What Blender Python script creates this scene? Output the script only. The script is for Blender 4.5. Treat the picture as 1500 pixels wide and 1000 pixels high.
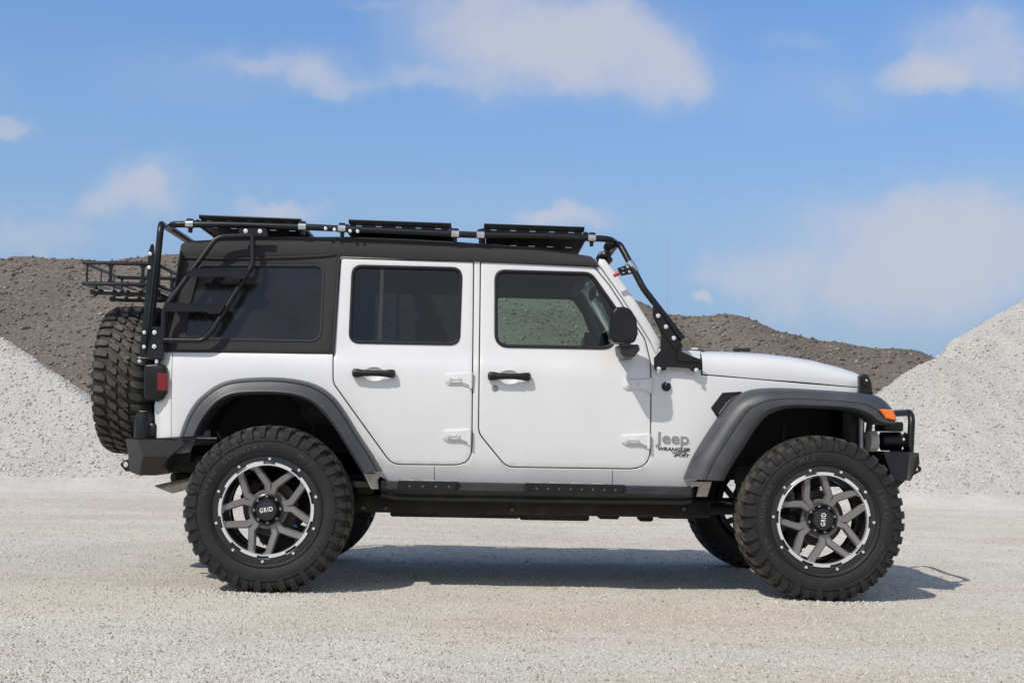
import bpy, math, random
import numpy as np
from mathutils import Vector, Matrix, geometry, noise
random.seed(7); rng = np.random.default_rng(7)
PI = math.pi
for o in list(bpy.data.objects): bpy.data.objects.remove(o)
scene = bpy.context.scene
COL = scene.collection

# ------------------------------------------------------------------ camera
FPX = 1889.0
CAM = Vector((0.0, -7.15, 0.87))
YAW, PITCH, ROLL = math.atan(42/FPX), math.atan(135/FPX), math.radians(1.07)
F0 = Vector((math.sin(YAW), math.cos(YAW), 0)); R0 = Vector((math.cos(YAW), -math.sin(YAW), 0)); Z0 = Vector((0, 0, 1))
FW = math.cos(PITCH)*F0 + math.sin(PITCH)*Z0
U0 = -math.sin(PITCH)*F0 + math.cos(PITCH)*Z0
RT = math.cos(ROLL)*R0 + math.sin(ROLL)*U0
UP = -math.sin(ROLL)*R0 + math.cos(ROLL)*U0
cd = bpy.data.cameras.new('camera'); cam = bpy.data.objects.new('camera', cd); COL.objects.link(cam)
m = Matrix((RT, UP, -FW)).transposed().to_4x4(); m.translation = CAM
cam.matrix_world = m
cd.sensor_fit = 'HORIZONTAL'; cd.sensor_width = 36; cd.lens = FPX/1500*36; cd.clip_end = 3000; cd.clip_start = 0.1
scene.camera = cam

# ------------------------------------------------------------------ sun, sky, exposure
SUN = Vector((-0.57, -0.67, 1.0)).normalized()
ld = bpy.data.lights.new('sun', 'SUN'); lo = bpy.data.objects.new('sun', ld); COL.objects.link(lo)
ld.energy = 3.6; ld.angle = math.radians(0.6); ld.color = (1.0, 0.945, 0.865)
lo.rotation_euler = SUN.to_track_quat('Z', 'Y').to_euler(); lo.location = (-5, -8, 12)
scene.view_settings.view_transform = 'Standard'; scene.view_settings.look = 'None'
scene.view_settings.exposure = 0.0; scene.view_settings.gamma = 1

class NT:
    """tiny node-graph helper"""
    def __init__(s, tree): s.t = tree; s.n = tree.nodes; s.l = tree.links
    def new(s, typ, **k):
        n = s.n.new(typ)
        for a, v in k.items():
            if a.startswith('_'): n.inputs[a[1:].replace('_', ' ')].default_value = v
            else: setattr(n, a, v)
        return n
    def put(s, sock, v):
        if hasattr(v, 'is_linked') or hasattr(v, 'links'): s.l.new(v, sock)
        else: sock.default_value = v
    def math(s, op, a, b=0.0, c=None, clamp=False):
        n = s.n.new('ShaderNodeMath'); n.operation = op; n.use_clamp = clamp
        s.put(n.inputs[0], a); s.put(n.inputs[1], b)
        if c is not None: s.put(n.inputs[2], c)
        return n.outputs[0]
    def mix(s, f, a, b, typ='MIX'):
        n = s.n.new('ShaderNodeMix'); n.data_type = 'RGBA'; n.blend_type = typ
        s.put(n.inputs[0], f); s.put(n.inputs[6], a); s.put(n.inputs[7], b)
        return n.outputs[2]
    def noise(s, vec, scale, detail=4, rough=0.55, dist=0.0):
        n = s.new('ShaderNodeTexNoise'); s.l.new(vec, n.inputs['Vector'])
        n.inputs['Scale'].default_value = scale; n.inputs['Detail'].default_value = detail
        n.inputs['Roughness'].default_value = rough; n.inputs['Distortion'].default_value = dist
        return n.outputs['Fac']
    def voro(s, vec, scale, feature='F1'):
        n = s.new('ShaderNodeTexVoronoi', feature=feature); s.l.new(vec, n.inputs['Vector'])
        n.inputs['Scale'].default_value = scale
        return n
    def ramp(s, f, pts, interp='LINEAR'):
        n = s.new('ShaderNodeValToRGB'); s.put(n.inputs[0], f); e = n.color_ramp.elements
        n.color_ramp.interpolation = interp
        while len(e) < len(pts): e.new(0.5)
        for i, (p, c) in enumerate(pts):
            e[i].position = p; e[i].color = c if len(c) == 4 else (*c, 1)
        return n.outputs[0]
    def rng(s, f, a, b, c=0.0, d=1.0):
        n = s.new('ShaderNodeMapRange', interpolation_type='SMOOTHSTEP'); s.put(n.inputs[0], f)
        for i, v in enumerate((a, b, c, d)): n.inputs[i+1].default_value = v
        return n.outputs[0]

world = bpy.data.worlds.new('World'); scene.world = world; world.use_nodes = True
w = NT(world.node_tree); w.n.clear()
sky = w.new('ShaderNodeTexSky', sky_type='NISHITA'); sky.sun_disc = False
sky.sun_elevation = math.asin(SUN.z); sky.sun_rotation = math.atan2(SUN.x, SUN.y)
sky.air_density = 1.0; sky.dust_density = 0.6; sky.ozone_density = 2.2; sky.altitude = 200
tc = w.new('ShaderNodeTexCoord')
nz = w.noise(tc.outputs['Generated'], 7.0, 6, 0.55)
nz2 = w.noise(tc.outputs['Generated'], 22.0, 5, 0.6)
sx = w.new('ShaderNodeSeparateXYZ'); w.l.new(tc.outputs['Generated'], sx.inputs[0])
yy = w.math('MAXIMUM', sx.outputs[1], 0.02)
uu = w.math('DIVIDE', sx.outputs[0], yy); vv = w.math('DIVIDE', sx.outputs[2], yy)
uw = w.math('ADD', uu, w.math('MULTIPLY', w.math('SUBTRACT', nz, 0.5), 0.10))
vw = w.math('ADD', vv, w.math('MULTIPLY', w.math('SUBTRACT', nz2, 0.5), 0.05))
def ray(px, py):
    px, py = float(px), float(py)
    return FW + (px-750)/FPX*RT + (500-py)/FPX*UP
def cloud(px, py, rx, ry, dens, soft=1.0):
    d = ray(px, py); u, v = d.x/d.y, d.z/d.y
    a = w.math('DIVIDE', w.math('SUBTRACT', uw, u), rx/FPX); b = w.math('DIVIDE', w.math('SUBTRACT', vw, v), ry/FPX)
    r = w.math('SQRT', w.math('ADD', w.math('MULTIPLY', a, a), w.math('MULTIPLY', b, b)))
    return w.math('MULTIPLY', w.rng(r, 1.25, 0.15 if soft else 0.6), dens)
CL = [(760, 60, 230, 105, .85), (905, 70, 170, 95, .7), (1000, 115, 95, 60, .75), (640, 20, 120, 60, .5), (600, 118, 110, 26, .4),
      (400, 92, 130, 30, .62), (480, 120, 80, 28, .4), (205, 268, 95, 50, .85), (255, 298, 60, 28, .6), (150, 300, 70, 30, .5),
      (0, 188, 45, 26, .55), (1385, 110, 95, 42, .8), (1440, 55, 150, 75, .7), (1500, 110, 80, 60, .5), (1360, 350, 260, 100, .62), (1480, 330, 160, 110, .55),
      (1290, 420, 210, 75, .65), (1180, 60, 70, 25, .3), (820, 322, 75, 22, .45), (405, 305, 75, 20, .35), (1022, 447, 28, 16, .5),
      (20, 350, 130, 30, .35), (540, 10, 60, 14, .45), (1080, 400, 130, 40, .3), (1330, 400, 380, 150, .5), (700, 320, 520, 70, .22), (80, 340, 280, 60, .3), (1250, 130, 200, 60, .25), (300, 110, 200, 50, .2), (-120, 120, 120, 60, .7), (1700, 200, 160, 90, .7)]
acc = None
for c in CL:
    k = cloud(*c)
    acc = k if acc is None else w.math('ADD', acc, w.math('MULTIPLY', k, w.math('SUBTRACT', 1.0, acc)))
front = w.rng(sx.outputs[1], 0.05, 0.25)
gen = w.rng(w.noise(tc.outputs['Generated'], 2.6, 7, 0.55), 0.40, 0.62, .25, .9)
texd = w.rng(w.noise(tc.outputs['Generated'], 13.0, 7, 0.6), 0.28, 0.66, 0.35, 1.0)
cn = w.noise(tc.outputs['Generated'], 9.0, 9, 0.58, 0.25)
cl = w.rng(w.math('ADD', acc, w.math('MULTIPLY', w.math('SUBTRACT', cn, 0.50), 1.35)), 0.02, 1.02, 0.0, 0.96)
cl = w.math('MULTIPLY', cl, w.rng(acc, 0.0, 0.45, 0.0, 0.88))
cl = w.math('MAXIMUM', cl, w.math('MULTIPLY', acc, 0.50))
mask = w.math('ADD', w.math('MULTIPLY', cl, front), w.math('MULTIPLY', gen, w.math('SUBTRACT', 1.0, front)))
mask = w.math('MULTIPLY', mask, w.rng(sx.outputs[2], -0.02, 0.02))
skyc = w.mix(1.0, sky.outputs[0], (1.04, 1.46, 1.88, 1), 'MULTIPLY')
# thin pale haze of the air towards the horizon
hz = w.rng(sx.outputs[2], 0.46, 0.0, 0.0, 0.92)
skyc = w.mix(hz, skyc, (3.05, 4.4, 6.3, 1))
ccol = w.mix(front, (8.0, 8.0, 8.3, 1), (6.3, 6.5, 7.4, 1))
colr = w.mix(mask, skyc, ccol)
bg = w.new('ShaderNodeBackground'); w.l.new(colr, bg.inputs[0]); bg.inputs[1].default_value = 0.09
wo = w.new('ShaderNodeOutputWorld'); w.l.new(bg.outputs[0], wo.inputs[0])

# ------------------------------------------------------------------ pixel -> place in the vehicle (measured off its side)
def W(px, py, Y):
    d = ray(px, py); t = (Y-CAM.y)/d.y
    return CAM + d*t
MID = 0.80      # centre plane of the vehicle
XC = W(1010, 560, 0).x; XF = W(1265, 570, 0.15).x; XR = W(254, 560, 0).x
def ybody(x, z):
    if z < 0.70: y = 0.012 + (0.70-z)*0.33
    elif z < 1.235: y = 0.012*((z-0.97)/0.27)**2
    elif z < 1.30: y = 0.0118 + (z-1.235)*0.36
    else: y = 0.0352 + (z-1.30)*0.165
    if x > XC: y += 0.17*((x-XC)/(XF-XC))**1.15
    if x < XR and z < 1.36: y += 0.05*((XR-x)/0.10)**2
    return y
def S(px, py, yf=ybody, off=0.0):
    Y = 0.0
    for _ in range(8):
        p = W(px, py, Y); Y = yf(p.x, p.z)+off
    return W(px, py, Y)

# ------------------------------------------------------------------ materials
def mat(name, color, rough=0.5, metal=0.0, coat=0.0, spec=0.5, noise_amt=0.0, nscale=20, bump=0.0, bscale=200, dirt=None, sheen=0.0, coatr=0.03):
    m = bpy.data.materials.new(name); m.use_nodes = True; t = NT(m.node_tree)
    b = t.n['Principled BSDF']; b.inputs['Roughness'].default_value = rough; b.inputs['Metallic'].default_value = metal
    b.inputs['Coat Weight'].default_value = coat; b.inputs['Coat Roughness'].default_value = coatr
    b.inputs['Specular IOR Level'].default_value = spec
    b.inputs['Sheen Weight'].default_value = sheen
    tcn = t.new('ShaderNodeTexCoord'); vec = tcn.outputs['Object']
    c = (*color, 1)
    if noise_amt:
        f = t.noise(vec, nscale, 6, 0.6)
        lo = tuple(x*(1-noise_amt) for x in color)+(1,); hi = tuple(min(1, x*(1+noise_amt)) for x in color)+(1,)
        c = t.mix(t.rng(f, .3, .7), lo, hi)
    if dirt:
        dc, amt, sc = dirt
        f = t.rng(t.noise(vec, sc, 7, 0.65), 0.45, 0.75, 0, amt)
        c = t.mix(f, c, (*dc, 1))
        t.put(b.inputs['Roughness'], t.math('ADD', t.math('MULTIPLY', f, 0.4), rough, clamp=True))
    t.put(b.inputs['Base Color'], c)
    if bump:
        bn = t.new('ShaderNodeBump'); bn.inputs['Strength'].default_value = bump; bn.inputs['Distance'].default_value = 0.002
        t.l.new(t.noise(vec, bscale, 3, .6), bn.inputs['Height']); t.l.new(bn.outputs[0], b.inputs['Normal'])
    return m
M = {}
M['paint'] = mat('white_paint', (.645, .645, .64), .38, coat=.8, noise_amt=.02, nscale=3, dirt=((.50, .46, .40), .10, 2.2))
M['plastic'] = mat('flare_plastic', (.045, .047, .052), .42, noise_amt=.15, nscale=9, bump=.25, bscale=600, dirt=((.2, .19, .17), .10, 5))
M['black'] = mat('black_powdercoat', (.007, .007, .0075), .34, spec=.35, bump=.15, bscale=900, dirt=((.12, .11, .10), .05, 6))
M['bumper'] = mat('bumper_texture_coat', (.017, .017, .017), .48, bump=.3, bscale=700, dirt=((.14, .13, .11), .10, 6))
M['matblack'] = mat('matte_black', (.012, .012, .012), .75, noise_amt=.3, nscale=12)
M['under'] = mat('chassis_black', (.012, .011, .010), .7, noise_amt=.4, nscale=10, dirt=((.10, .085, .065), .35, 9))
M['slider'] = mat('slider_steel', (.009, .009, .009), .5, noise_amt=.3, nscale=10, dirt=((.16, .13, .10), .16, 9))
M['fabric'] = mat('canvas', (.017, .017, .018), .82, noise_amt=.12, nscale=6, bump=.5, bscale=900, sheen=.15)
M['vinyl'] = mat('smoked_vinyl', (.013, .013, .014), .18, noise_amt=.35, nscale=3.5, spec=.45, bump=.5, bscale=5)
M['trim'] = mat('rubber_seal', (.012, .012, .014), .5)
M['steel'] = mat('zinc_bolt', (.80, .80, .80), .35, metal=.7)
M['dullbolt'] = mat('dull_bolt', (.10, .10, .095), .5, metal=.5)
M['clamp'] = mat('polished_clamp', (.62, .63, .64), .22, metal=1.0, noise_amt=.1, nscale=40)
M['spoke'] = mat('anthracite_spoke', (.21, .198, .194), .38, metal=.40, coat=.2)
M['machined'] = mat('machined_alloy', (.88, .87, .86), .32, metal=.75)
M['rimblack'] = mat('rim_black', (.012, .012, .013), .3, coat=.4)
M['disc'] = mat('brake_disc', (.09, .085, .08), .5, metal=.8, dirt=((.15, .08, .04), .5, 20))
M['exhaust'] = mat('exhaust_steel', (.40, .35, .28), .40, metal=.35, noise_amt=.25, nscale=15)
M['red'] = mat('red_lens', (.17, .003, .006), .25, coat=.2)
M['redplastic'] = mat('red_plastic', (.45, .02, .03), .4)
M['orange'] = mat('amber_lens', (.80, .16, .015), .2, coat=.5)
M['beige'] = mat('primer_beige', (.56, .52, .44), .6, noise_amt=.2, nscale=25)
M['chrome'] = mat('badge_silver', (.26, .26, .265), .4, metal=.3)
M['decal'] = mat('black_decal', (.01, .01, .012), .4)
M['white'] = mat('white_print', (.8, .8, .8), .5)
M['seat'] = mat('seat_cloth', (.02, .02, .022), .8)
M['vent'] = mat('vent_mesh', (.006, .006, .006), .6)
M['antenna'] = mat('antenna_steel', (.55, .56, .58), .35, metal=.8)

def rubber():
    m = bpy.data.materials.new('tyre_rubber'); m.use_nodes = True; t = NT(m.node_tree); b = t.n['Principled BSDF']
    vec = t.new('ShaderNodeTexCoord').outputs['Object']
    f = t.rng(t.noise(vec, 9, 8, .7), .42, .72, 0, .55)
    sp = t.new('ShaderNodeSeparateXYZ'); t.l.new(vec, sp.inputs[0])
    r = t.math('SQRT', t.math('ADD', t.math('MULTIPLY', sp.outputs[0], sp.outputs[0]), t.math('MULTIPLY', sp.outputs[2], sp.outputs[2])))
    tread = t.rng(r, .425, .449, .10, 1.0)
    g = t.math('MULTIPLY', t.math('ADD', f, .22), tread)
    c = t.mix(g, (.0115, .0115, .012, 1), (.15, .13, .102, 1))
    t.put(b.inputs['Base Color'], c); b.inputs['Roughness'].default_value = .66; b.inputs['Specular IOR Level'].default_value = .35
    bn = t.new('ShaderNodeBump'); bn.inputs['Strength'].default_value = .4; bn.inputs['Distance'].default_value = .002
    t.l.new(t.noise(vec, 130, 4, .6), bn.inputs['Height']); t.l.new(bn.outputs[0], b.inputs['Normal'])
    return m
M['rubber'] = rubber()
M['letter'] = mat('tyre_lettering', (.034, .034, .034), .45)

def glass(name, tint, refl=1.0, gr=0.0):
    m = bpy.data.materials.new(name); m.use_nodes = True; t = NT(m.node_tree); t.n.clear()
    tr = t.new('ShaderNodeBsdfTransparent'); tr.inputs[0].default_value = (*tint, 1)
    gl = t.new('ShaderNodeBsdfGlossy'); gl.inputs['Roughness'].default_value = gr; gl.inputs[0].default_value = (refl, refl, refl, 1)
    fr = t.new('ShaderNodeFresnel'); fr.inputs[0].default_value = 1.5
    mx = t.new('ShaderNodeMixShader'); t.l.new(t.math('MULTIPLY', fr.outputs[0], 1.15, clamp=True), mx.inputs[0]); t.l.new(tr.outputs[0], mx.inputs[1]); t.l.new(gl.outputs[0], mx.inputs[2])
    o = t.new('ShaderNodeOutputMaterial'); t.l.new(mx.outputs[0], o.inputs[0])
    return m
M['glass'] = glass('green_glass', (.72, .88, .80))
M['tint'] = glass('tinted_glass', (.22, .24, .25))

# ------------------------------------------------------------------ mesh builder
root = None
MIRR = {}
class MB:
    def __init__(s): s.v = []; s.f = []; s.m = []
    def add(s, verts, faces, mi=0):
        o = len(s.v); s.v += [tuple(p) for p in verts]
        for f in faces: s.f.append(tuple(i+o for i in f)); s.m.append(mi)
    def loft(s, rows, mi=0, closed=False, cap=False, loop=False):
        n = len(rows[0]); vs = [p for r in rows for p in r]; fs = []
        R = len(rows)
        for i in range(R if loop else R-1):
            j = (i+1) % R
            for k in range(n if closed else n-1):
                l = (k+1) % n; fs.append((i*n+k, i*n+l, j*n+l, j*n+k))
        if cap: fs.append(tuple(range(n-1, -1, -1))); fs.append(tuple((R-1)*n+k for k in range(n)))
        s.add(vs, fs, mi)
    def prism(s, poly, Y0, Y1, ch=0.0, mi=0):
        """XZ outline (list of (x,z)), front at Y0, back at Y1, chamfered front edge"""
        a = sum(poly[i][0]*poly[(i+1) % len(poly)][1]-poly[(i+1) % len(poly)][0]*poly[i][1] for i in range(len(poly)))
        if a < 0: poly = poly[::-1]
        y0 = Y0 if callable(Y0) else (lambda x, z: Y0)
        y1 = Y1 if callable(Y1) else (lambda x, z: Y1)
        rows = []
        if ch:
            ins = offset(poly, -ch); rows.append([(x, y0(x, z), z) for x, z in ins])
            rows.append([(x, y0(x, z)+ch, z) for x, z in poly])
        else: rows.append([(x, y0(x, z), z) for x, z in poly])
        rows.append([(x, y1(x, z), z) for x, z in poly])
        s.loft(rows, mi, closed=True)
        n = len(poly); base = len(s.v)-n*len(rows)
        tri = geometry.tessellate_polygon([[Vector((p[0], p[2], 0)) for p in rows[0]]])
        for t in tri:
            a, b, c = t
            pa, pb, pc = (Vector((rows[0][i][0], rows[0][i][2])) for i in t)
            if (pb-pa).cross(pc-pa) < 0: a, c = c, a
            s.f.append((base+a, base+b, base+c)); s.m.append(mi)
            e = base+n*(len(rows)-1); s.f.append((e+c, e+b, e+a)); s.m.append(mi)
    def tube(s, pts, r, mi=0, seg=12, cap=True, r2=None):
        pts = [Vector(p) for p in pts]; rows = []; up = None
        for i, p in enumerate(pts):
            t = (pts[min(i+1, len(pts)-1)]-pts[max(i-1, 0)]).normalized()
            if up is None: up = t.orthogonal().normalized()
            up = (up - t*up.dot(t)).normalized(); sd = t.cross(up)
            rr = r if r2 is None else r+(r2-r)*i/(len(pts)-1)
            rows.append([p+rr*(math.cos(a)*up+math.sin(a)*sd) for a in (2*PI*k/seg for k in range(seg))])
        s.loft(rows, mi, closed=True, cap=cap)
    def box(s, c, d, mi=0, rot=None, ch=0.0):
        c = Vector(c); hx, hy, hz = d[0]/2, d[1]/2, d[2]/2
        if ch:
            rows = []
            for y, k in ((-hy, ch), (-hy+ch, 0), (hy-ch, 0), (hy, ch)):
                x2, z2 = hx-k, hz-k; q = min(ch, x2*.9, z2*.9)
                rows.append([Vector(p) for p in ((-x2+q, y, -z2), (x2-q, y, -z2), (x2, y, -z2+q), (x2, y, z2-q), (x2-q, y, z2), (-x2+q, y, z2), (-x2, y, z2-q), (-x2, y, -z2+q))])
            if rot: rows = [[rot @ p for p in r] for r in rows]
            s.loft([[p+c for p in r] for r in rows], mi, closed=True, cap=True); return
        vs = [Vector((x, y, z)) for x in (-hx, hx) for y in (-hy, hy) for z in (-hz, hz)]
        if rot: vs = [rot @ v for v in vs]
        s.add([v+c for v in vs], [(0, 1, 3, 2), (4, 6, 7, 5), (0, 4, 5, 1), (2, 3, 7, 6), (0, 2, 6, 4), (1, 5, 7, 3)], mi)
    def lathe(s, prof, seg=64, mi=0, c=(0, 0, 0), closed=False, axis='Y'):
        rows = []
        for k in range(seg):
            a = 2*PI*k/seg
            if axis == 'Y': rows.append([(c[0]+r*math.cos(a), c[1]+y, c[2]+r*math.sin(a)) for r, y in prof])
            elif axis == 'Z': rows.append([(c[0]+r*math.cos(a), c[1]-r*math.sin(a), c[2]+y) for r, y in prof])
            else: rows.append([(c[0]+y, c[1]-r*math.cos(a), c[2]+r*math.sin(a)) for r, y in prof])
        s.loft(rows, mi, closed=closed, loop=True)
    def disc(s, c, r, h, mi=0, seg=16, dome=.3):
        """bolt head: short cylinder facing -Y standing on c"""
        s.lathe([(0, -h), (r*(1-dome), -h), (r, -h*(1-dome)), (r, 0)], seg, mi, c)
    def mesh(s, name, mats, angle=40, flip=False, smooth=True):
        me = bpy.data.meshes.new(name)
        vs = s.v; fs = s.f
        if flip: vs = [(x, 2*MID-y, z) for x, y, z in vs]; fs = [f[::-1] for f in fs]
        me.from_pydata(vs, [], fs)
        for mt in (mats if isinstance(mats, (list, tuple)) else [mats]): me.materials.append(M[mt])
        me.polygons.foreach_set('material_index', s.m)
        if smooth: me.shade_smooth(); me.set_sharp_from_angle(angle=math.radians(angle))
        me.update(); return me
    def build(s, name, mats, parent=None, mir=False, angle=40, wn=False, smooth=True):
        parent = parent or root
        o = link(name, s.mesh(name, mats, angle, smooth=smooth), parent)
        if wn: o.modifiers.new('wn', 'WEIGHTED_NORMAL').keep_sharp = True
        if mir:
            mp = MIRR.get(parent.name, parent)
            o2 = link(name, s.mesh(name, mats, angle, True, smooth=smooth), mp)
            if wn: o2.modifiers.new('wn', 'WEIGHTED_NORMAL').keep_sharp = True
            MIRR[o.name] = o2
        return o
def link(name, me, parent):
    o = bpy.data.objects.new(name, me); COL.objects.link(o)
    if parent is not None:
        o.parent = parent
        if parent is root: o.matrix_parent_inverse = Matrix.Translation(-root.location)
    return o
def offset(poly, d):
    """grow (d>0) or shrink a counter-clockwise outline"""
    n = len(poly); out = []
    a = sum(poly[i][0]*poly[(i+1) % n][1]-poly[(i+1) % n][0]*poly[i][1] for i in range(n))
    sg = 1 if a > 0 else -1
    for i in range(n):
        p0, p1, p2 = Vector(poly[i-1]), Vector(poly[i]), Vector(poly[(i+1) % n])
        e1 = (p1-p0); e2 = (p2-p1)
        if e1.length < 1e-9 or e2.length < 1e-9: out.append(tuple(p1)); continue
        e1.normalize(); e2.normalize()
        n1 = Vector((e1.y, -e1.x))*sg; n2 = Vector((e2.y, -e2.x))*sg
        b = n1+n2
        if b.length < 1e-6: out.append(tuple(p1)); continue
        b.normalize(); k = max(b.dot(n1), .5)
        out.append(tuple(p1+b*d/k))
    return out
def fillet(pts, r, closed=True, n=5):
    """round the corners of an outline or a path; r number or list"""
    N = len(pts); out = []
    D = len(pts[0])
    for i in range(N):
        p = Vector(pts[i]); rr = r[i] if isinstance(r, (list, tuple)) else r
        if (not closed and i in (0, N-1)) or rr <= 0: out.append(p); continue
        a = Vector(pts[i-1])-p; b = Vector(pts[(i+1) % N])-p
        la, lb = a.length, b.length
        if la < 1e-9 or lb < 1e-9: out.append(p); continue
        ang = a.angle(b)
        if ang > PI*.97: out.append(p); continue
        t = min(rr/math.tan(ang/2), la*.48, lb*.48)
        A = p+a/la*t; B = p+b/lb*t
        for k in range(n+1):
            s_ = k/n; out.append(A*(1-s_)**2+p*2*s_*(1-s_)+B*s_*s_)
    return out
def catmull(pts, n=4, closed=False):
    P = [Vector(p) for p in pts]; N = len(P); out = []
    rngi = range(N) if closed else range(N-1)
    for i in rngi:
        p0 = P[i-1] if (i > 0 or closed) else P[i]; p1 = P[i]; p2 = P[(i+1) % N]
        p3 = P[(i+2) % N] if (i+2 < N or closed) else p2
        for k in range(n):
            t = k/n
            out.append(.5*((2*p1)+(p2-p0)*t+(2*p0-5*p1+4*p2-p3)*t*t+(3*p1-p0-3*p2+p3)*t**3))
    if not closed: out.append(P[-1])
    return out
def inside(p, poly):
    c = False; x, y = p; n = len(poly); j = n-1
    for i in range(n):
        xi, yi = poly[i]; xj, yj = poly[j]
        if (yi > y) != (yj > y) and x < (xj-xi)*(y-yi)/(yj-yi)+xi: c = not c
        j = i
    return c
def resample(poly, d):
    out = []
    for i in range(len(poly)):
        a = Vector(poly[i]); b = Vector(poly[(i+1) % len(poly)]); L = (b-a).length
        if L < 1e-6: continue
        k = max(1, int(math.ceil(L/d)))
        for q in range(k): out.append(tuple(a.lerp(b, q/k)))
    return out
def px2xz(pts, yf=ybody):
    return [(p.x, p.z) for p in (S(a, b, yf) for a, b in pts)]
def px2xzY(pts, Y):
    return [(p.x, p.z) for p in (W(a, b, Y) for a, b in pts)]
def panel(mb, outer, holes=(), yf=ybody, off=0.0, t=0.02, ch=0.004, grid=0.045, mi=0, seg=0.03):
    """sheet bent over the body side yf; outlines in metres (x,z)"""
    loops = [resample(outer, seg)]+[resample(h, seg) for h in holes]
    pts = []; edges = []; nb = 0
    for L in loops:
        o = len(pts); pts += L; edges += [(o+i, o+(i+1) % len(L)) for i in range(len(L))]
    nb = len(pts)
    if ch:
        for i, L in enumerate(loops):
            q = offset(L, -ch if i == 0 else ch); o = len(pts); pts += q
            edges += [(o+k, o+(k+1) % len(q)) for k in range(len(q))]
    xs = [p[0] for p in loops[0]]; zs = [p[1] for p in loops[0]]
    O2 = offset(loops[0], -ch-.012); H2 = [offset(h, ch+.012) for h in loops[1:]]
    x = min(xs)+grid/2
    while x < max(xs):
        z = math.ceil(min(zs)/grid)*grid
        while z < max(zs):
            if inside((x, z), O2) and inside((x, z), loops[0]) and not any(inside((x, z), h) for h in H2): pts.append((x, z))
            z += grid
        x += grid
    v2, e2, f2, ov, oe, of = geometry.delaunay_2d_cdt([Vector(p) for p in pts], edges, [], 0, 1e-6)
    isb = [any(i < nb for i in o) for o in ov]
    V = [(p.x, yf(p.x, p.y)+off+(ch if isb[i] else 0), p.y) for i, p in enumerate(v2)]
    faces = []
    for f in f2:
        c = (sum(v2[i].x for i in f)/len(f), sum(v2[i].y for i in f)/len(f))
        if inside(c, loops[0]) and not any(inside(c, h) for h in loops[1:]):
            a, b, d = (v2[i] for i in f[:3])
            if (b-a).cross(d-a) < 0: f = f[::-1]
            faces.append(tuple(f))
    ec = {}
    for f in faces:
        for i in range(len(f)):
            a, b = f[i], f[(i+1) % len(f)]; ec[(a, b)] = 1
    n = len(V); bk = {}; walls = []
    for (a, b) in list(ec):
        if (b, a) not in ec:
            for q in (a, b):
                if q not in bk: bk[q] = len(V); V.append((V[q][0], V[q][1]+t, V[q][2]))
            walls.append((b, a, bk[a], bk[b]))
    mb.add(V, faces+walls, mi)

def text_mesh(body, size, extrude=0.0, offset_=0.0, shear=0.0, space=1.0):
    c = bpy.data.curves.new('t', 'FONT'); c.body = body; c.size = size; c.extrude = extrude; c.offset = offset_
    c.shear = shear; c.align_x = 'CENTER'; c.align_y = 'CENTER'; c.space_character = space; c.resolution_u = 3
    o = bpy.data.objects.new('t', c); COL.objects.link(o)
    dg = bpy.context.evaluated_depsgraph_get(); me = bpy.data.meshes.new_from_object(o.evaluated_get(dg))
    v = [tuple(p.co) for p in me.vertices]; f = [tuple(p.vertices) for p in me.polygons]
    bpy.data.objects.remove(o); bpy.data.curves.remove(c); bpy.data.meshes.remove(me)
    return v, f
def put_text(mb, body, size, c, ang=0.0, sx=1.0, yoff=0.0, extrude=.001, bold=0.0, shear=0.0, mi=0, space=1.0, rot=None):
    v, f = text_mesh(body, size, extrude, bold, shear, space)
    c = Vector(c); out = []
    for x, y, z in v:
        x *= sx
        X = x*math.cos(ang)-y*math.sin(ang); Z = x*math.sin(ang)+y*math.cos(ang)
        p = Vector((X, -z, Z))
        out.append(p+c)
    mb.add(out, f, mi)

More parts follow.
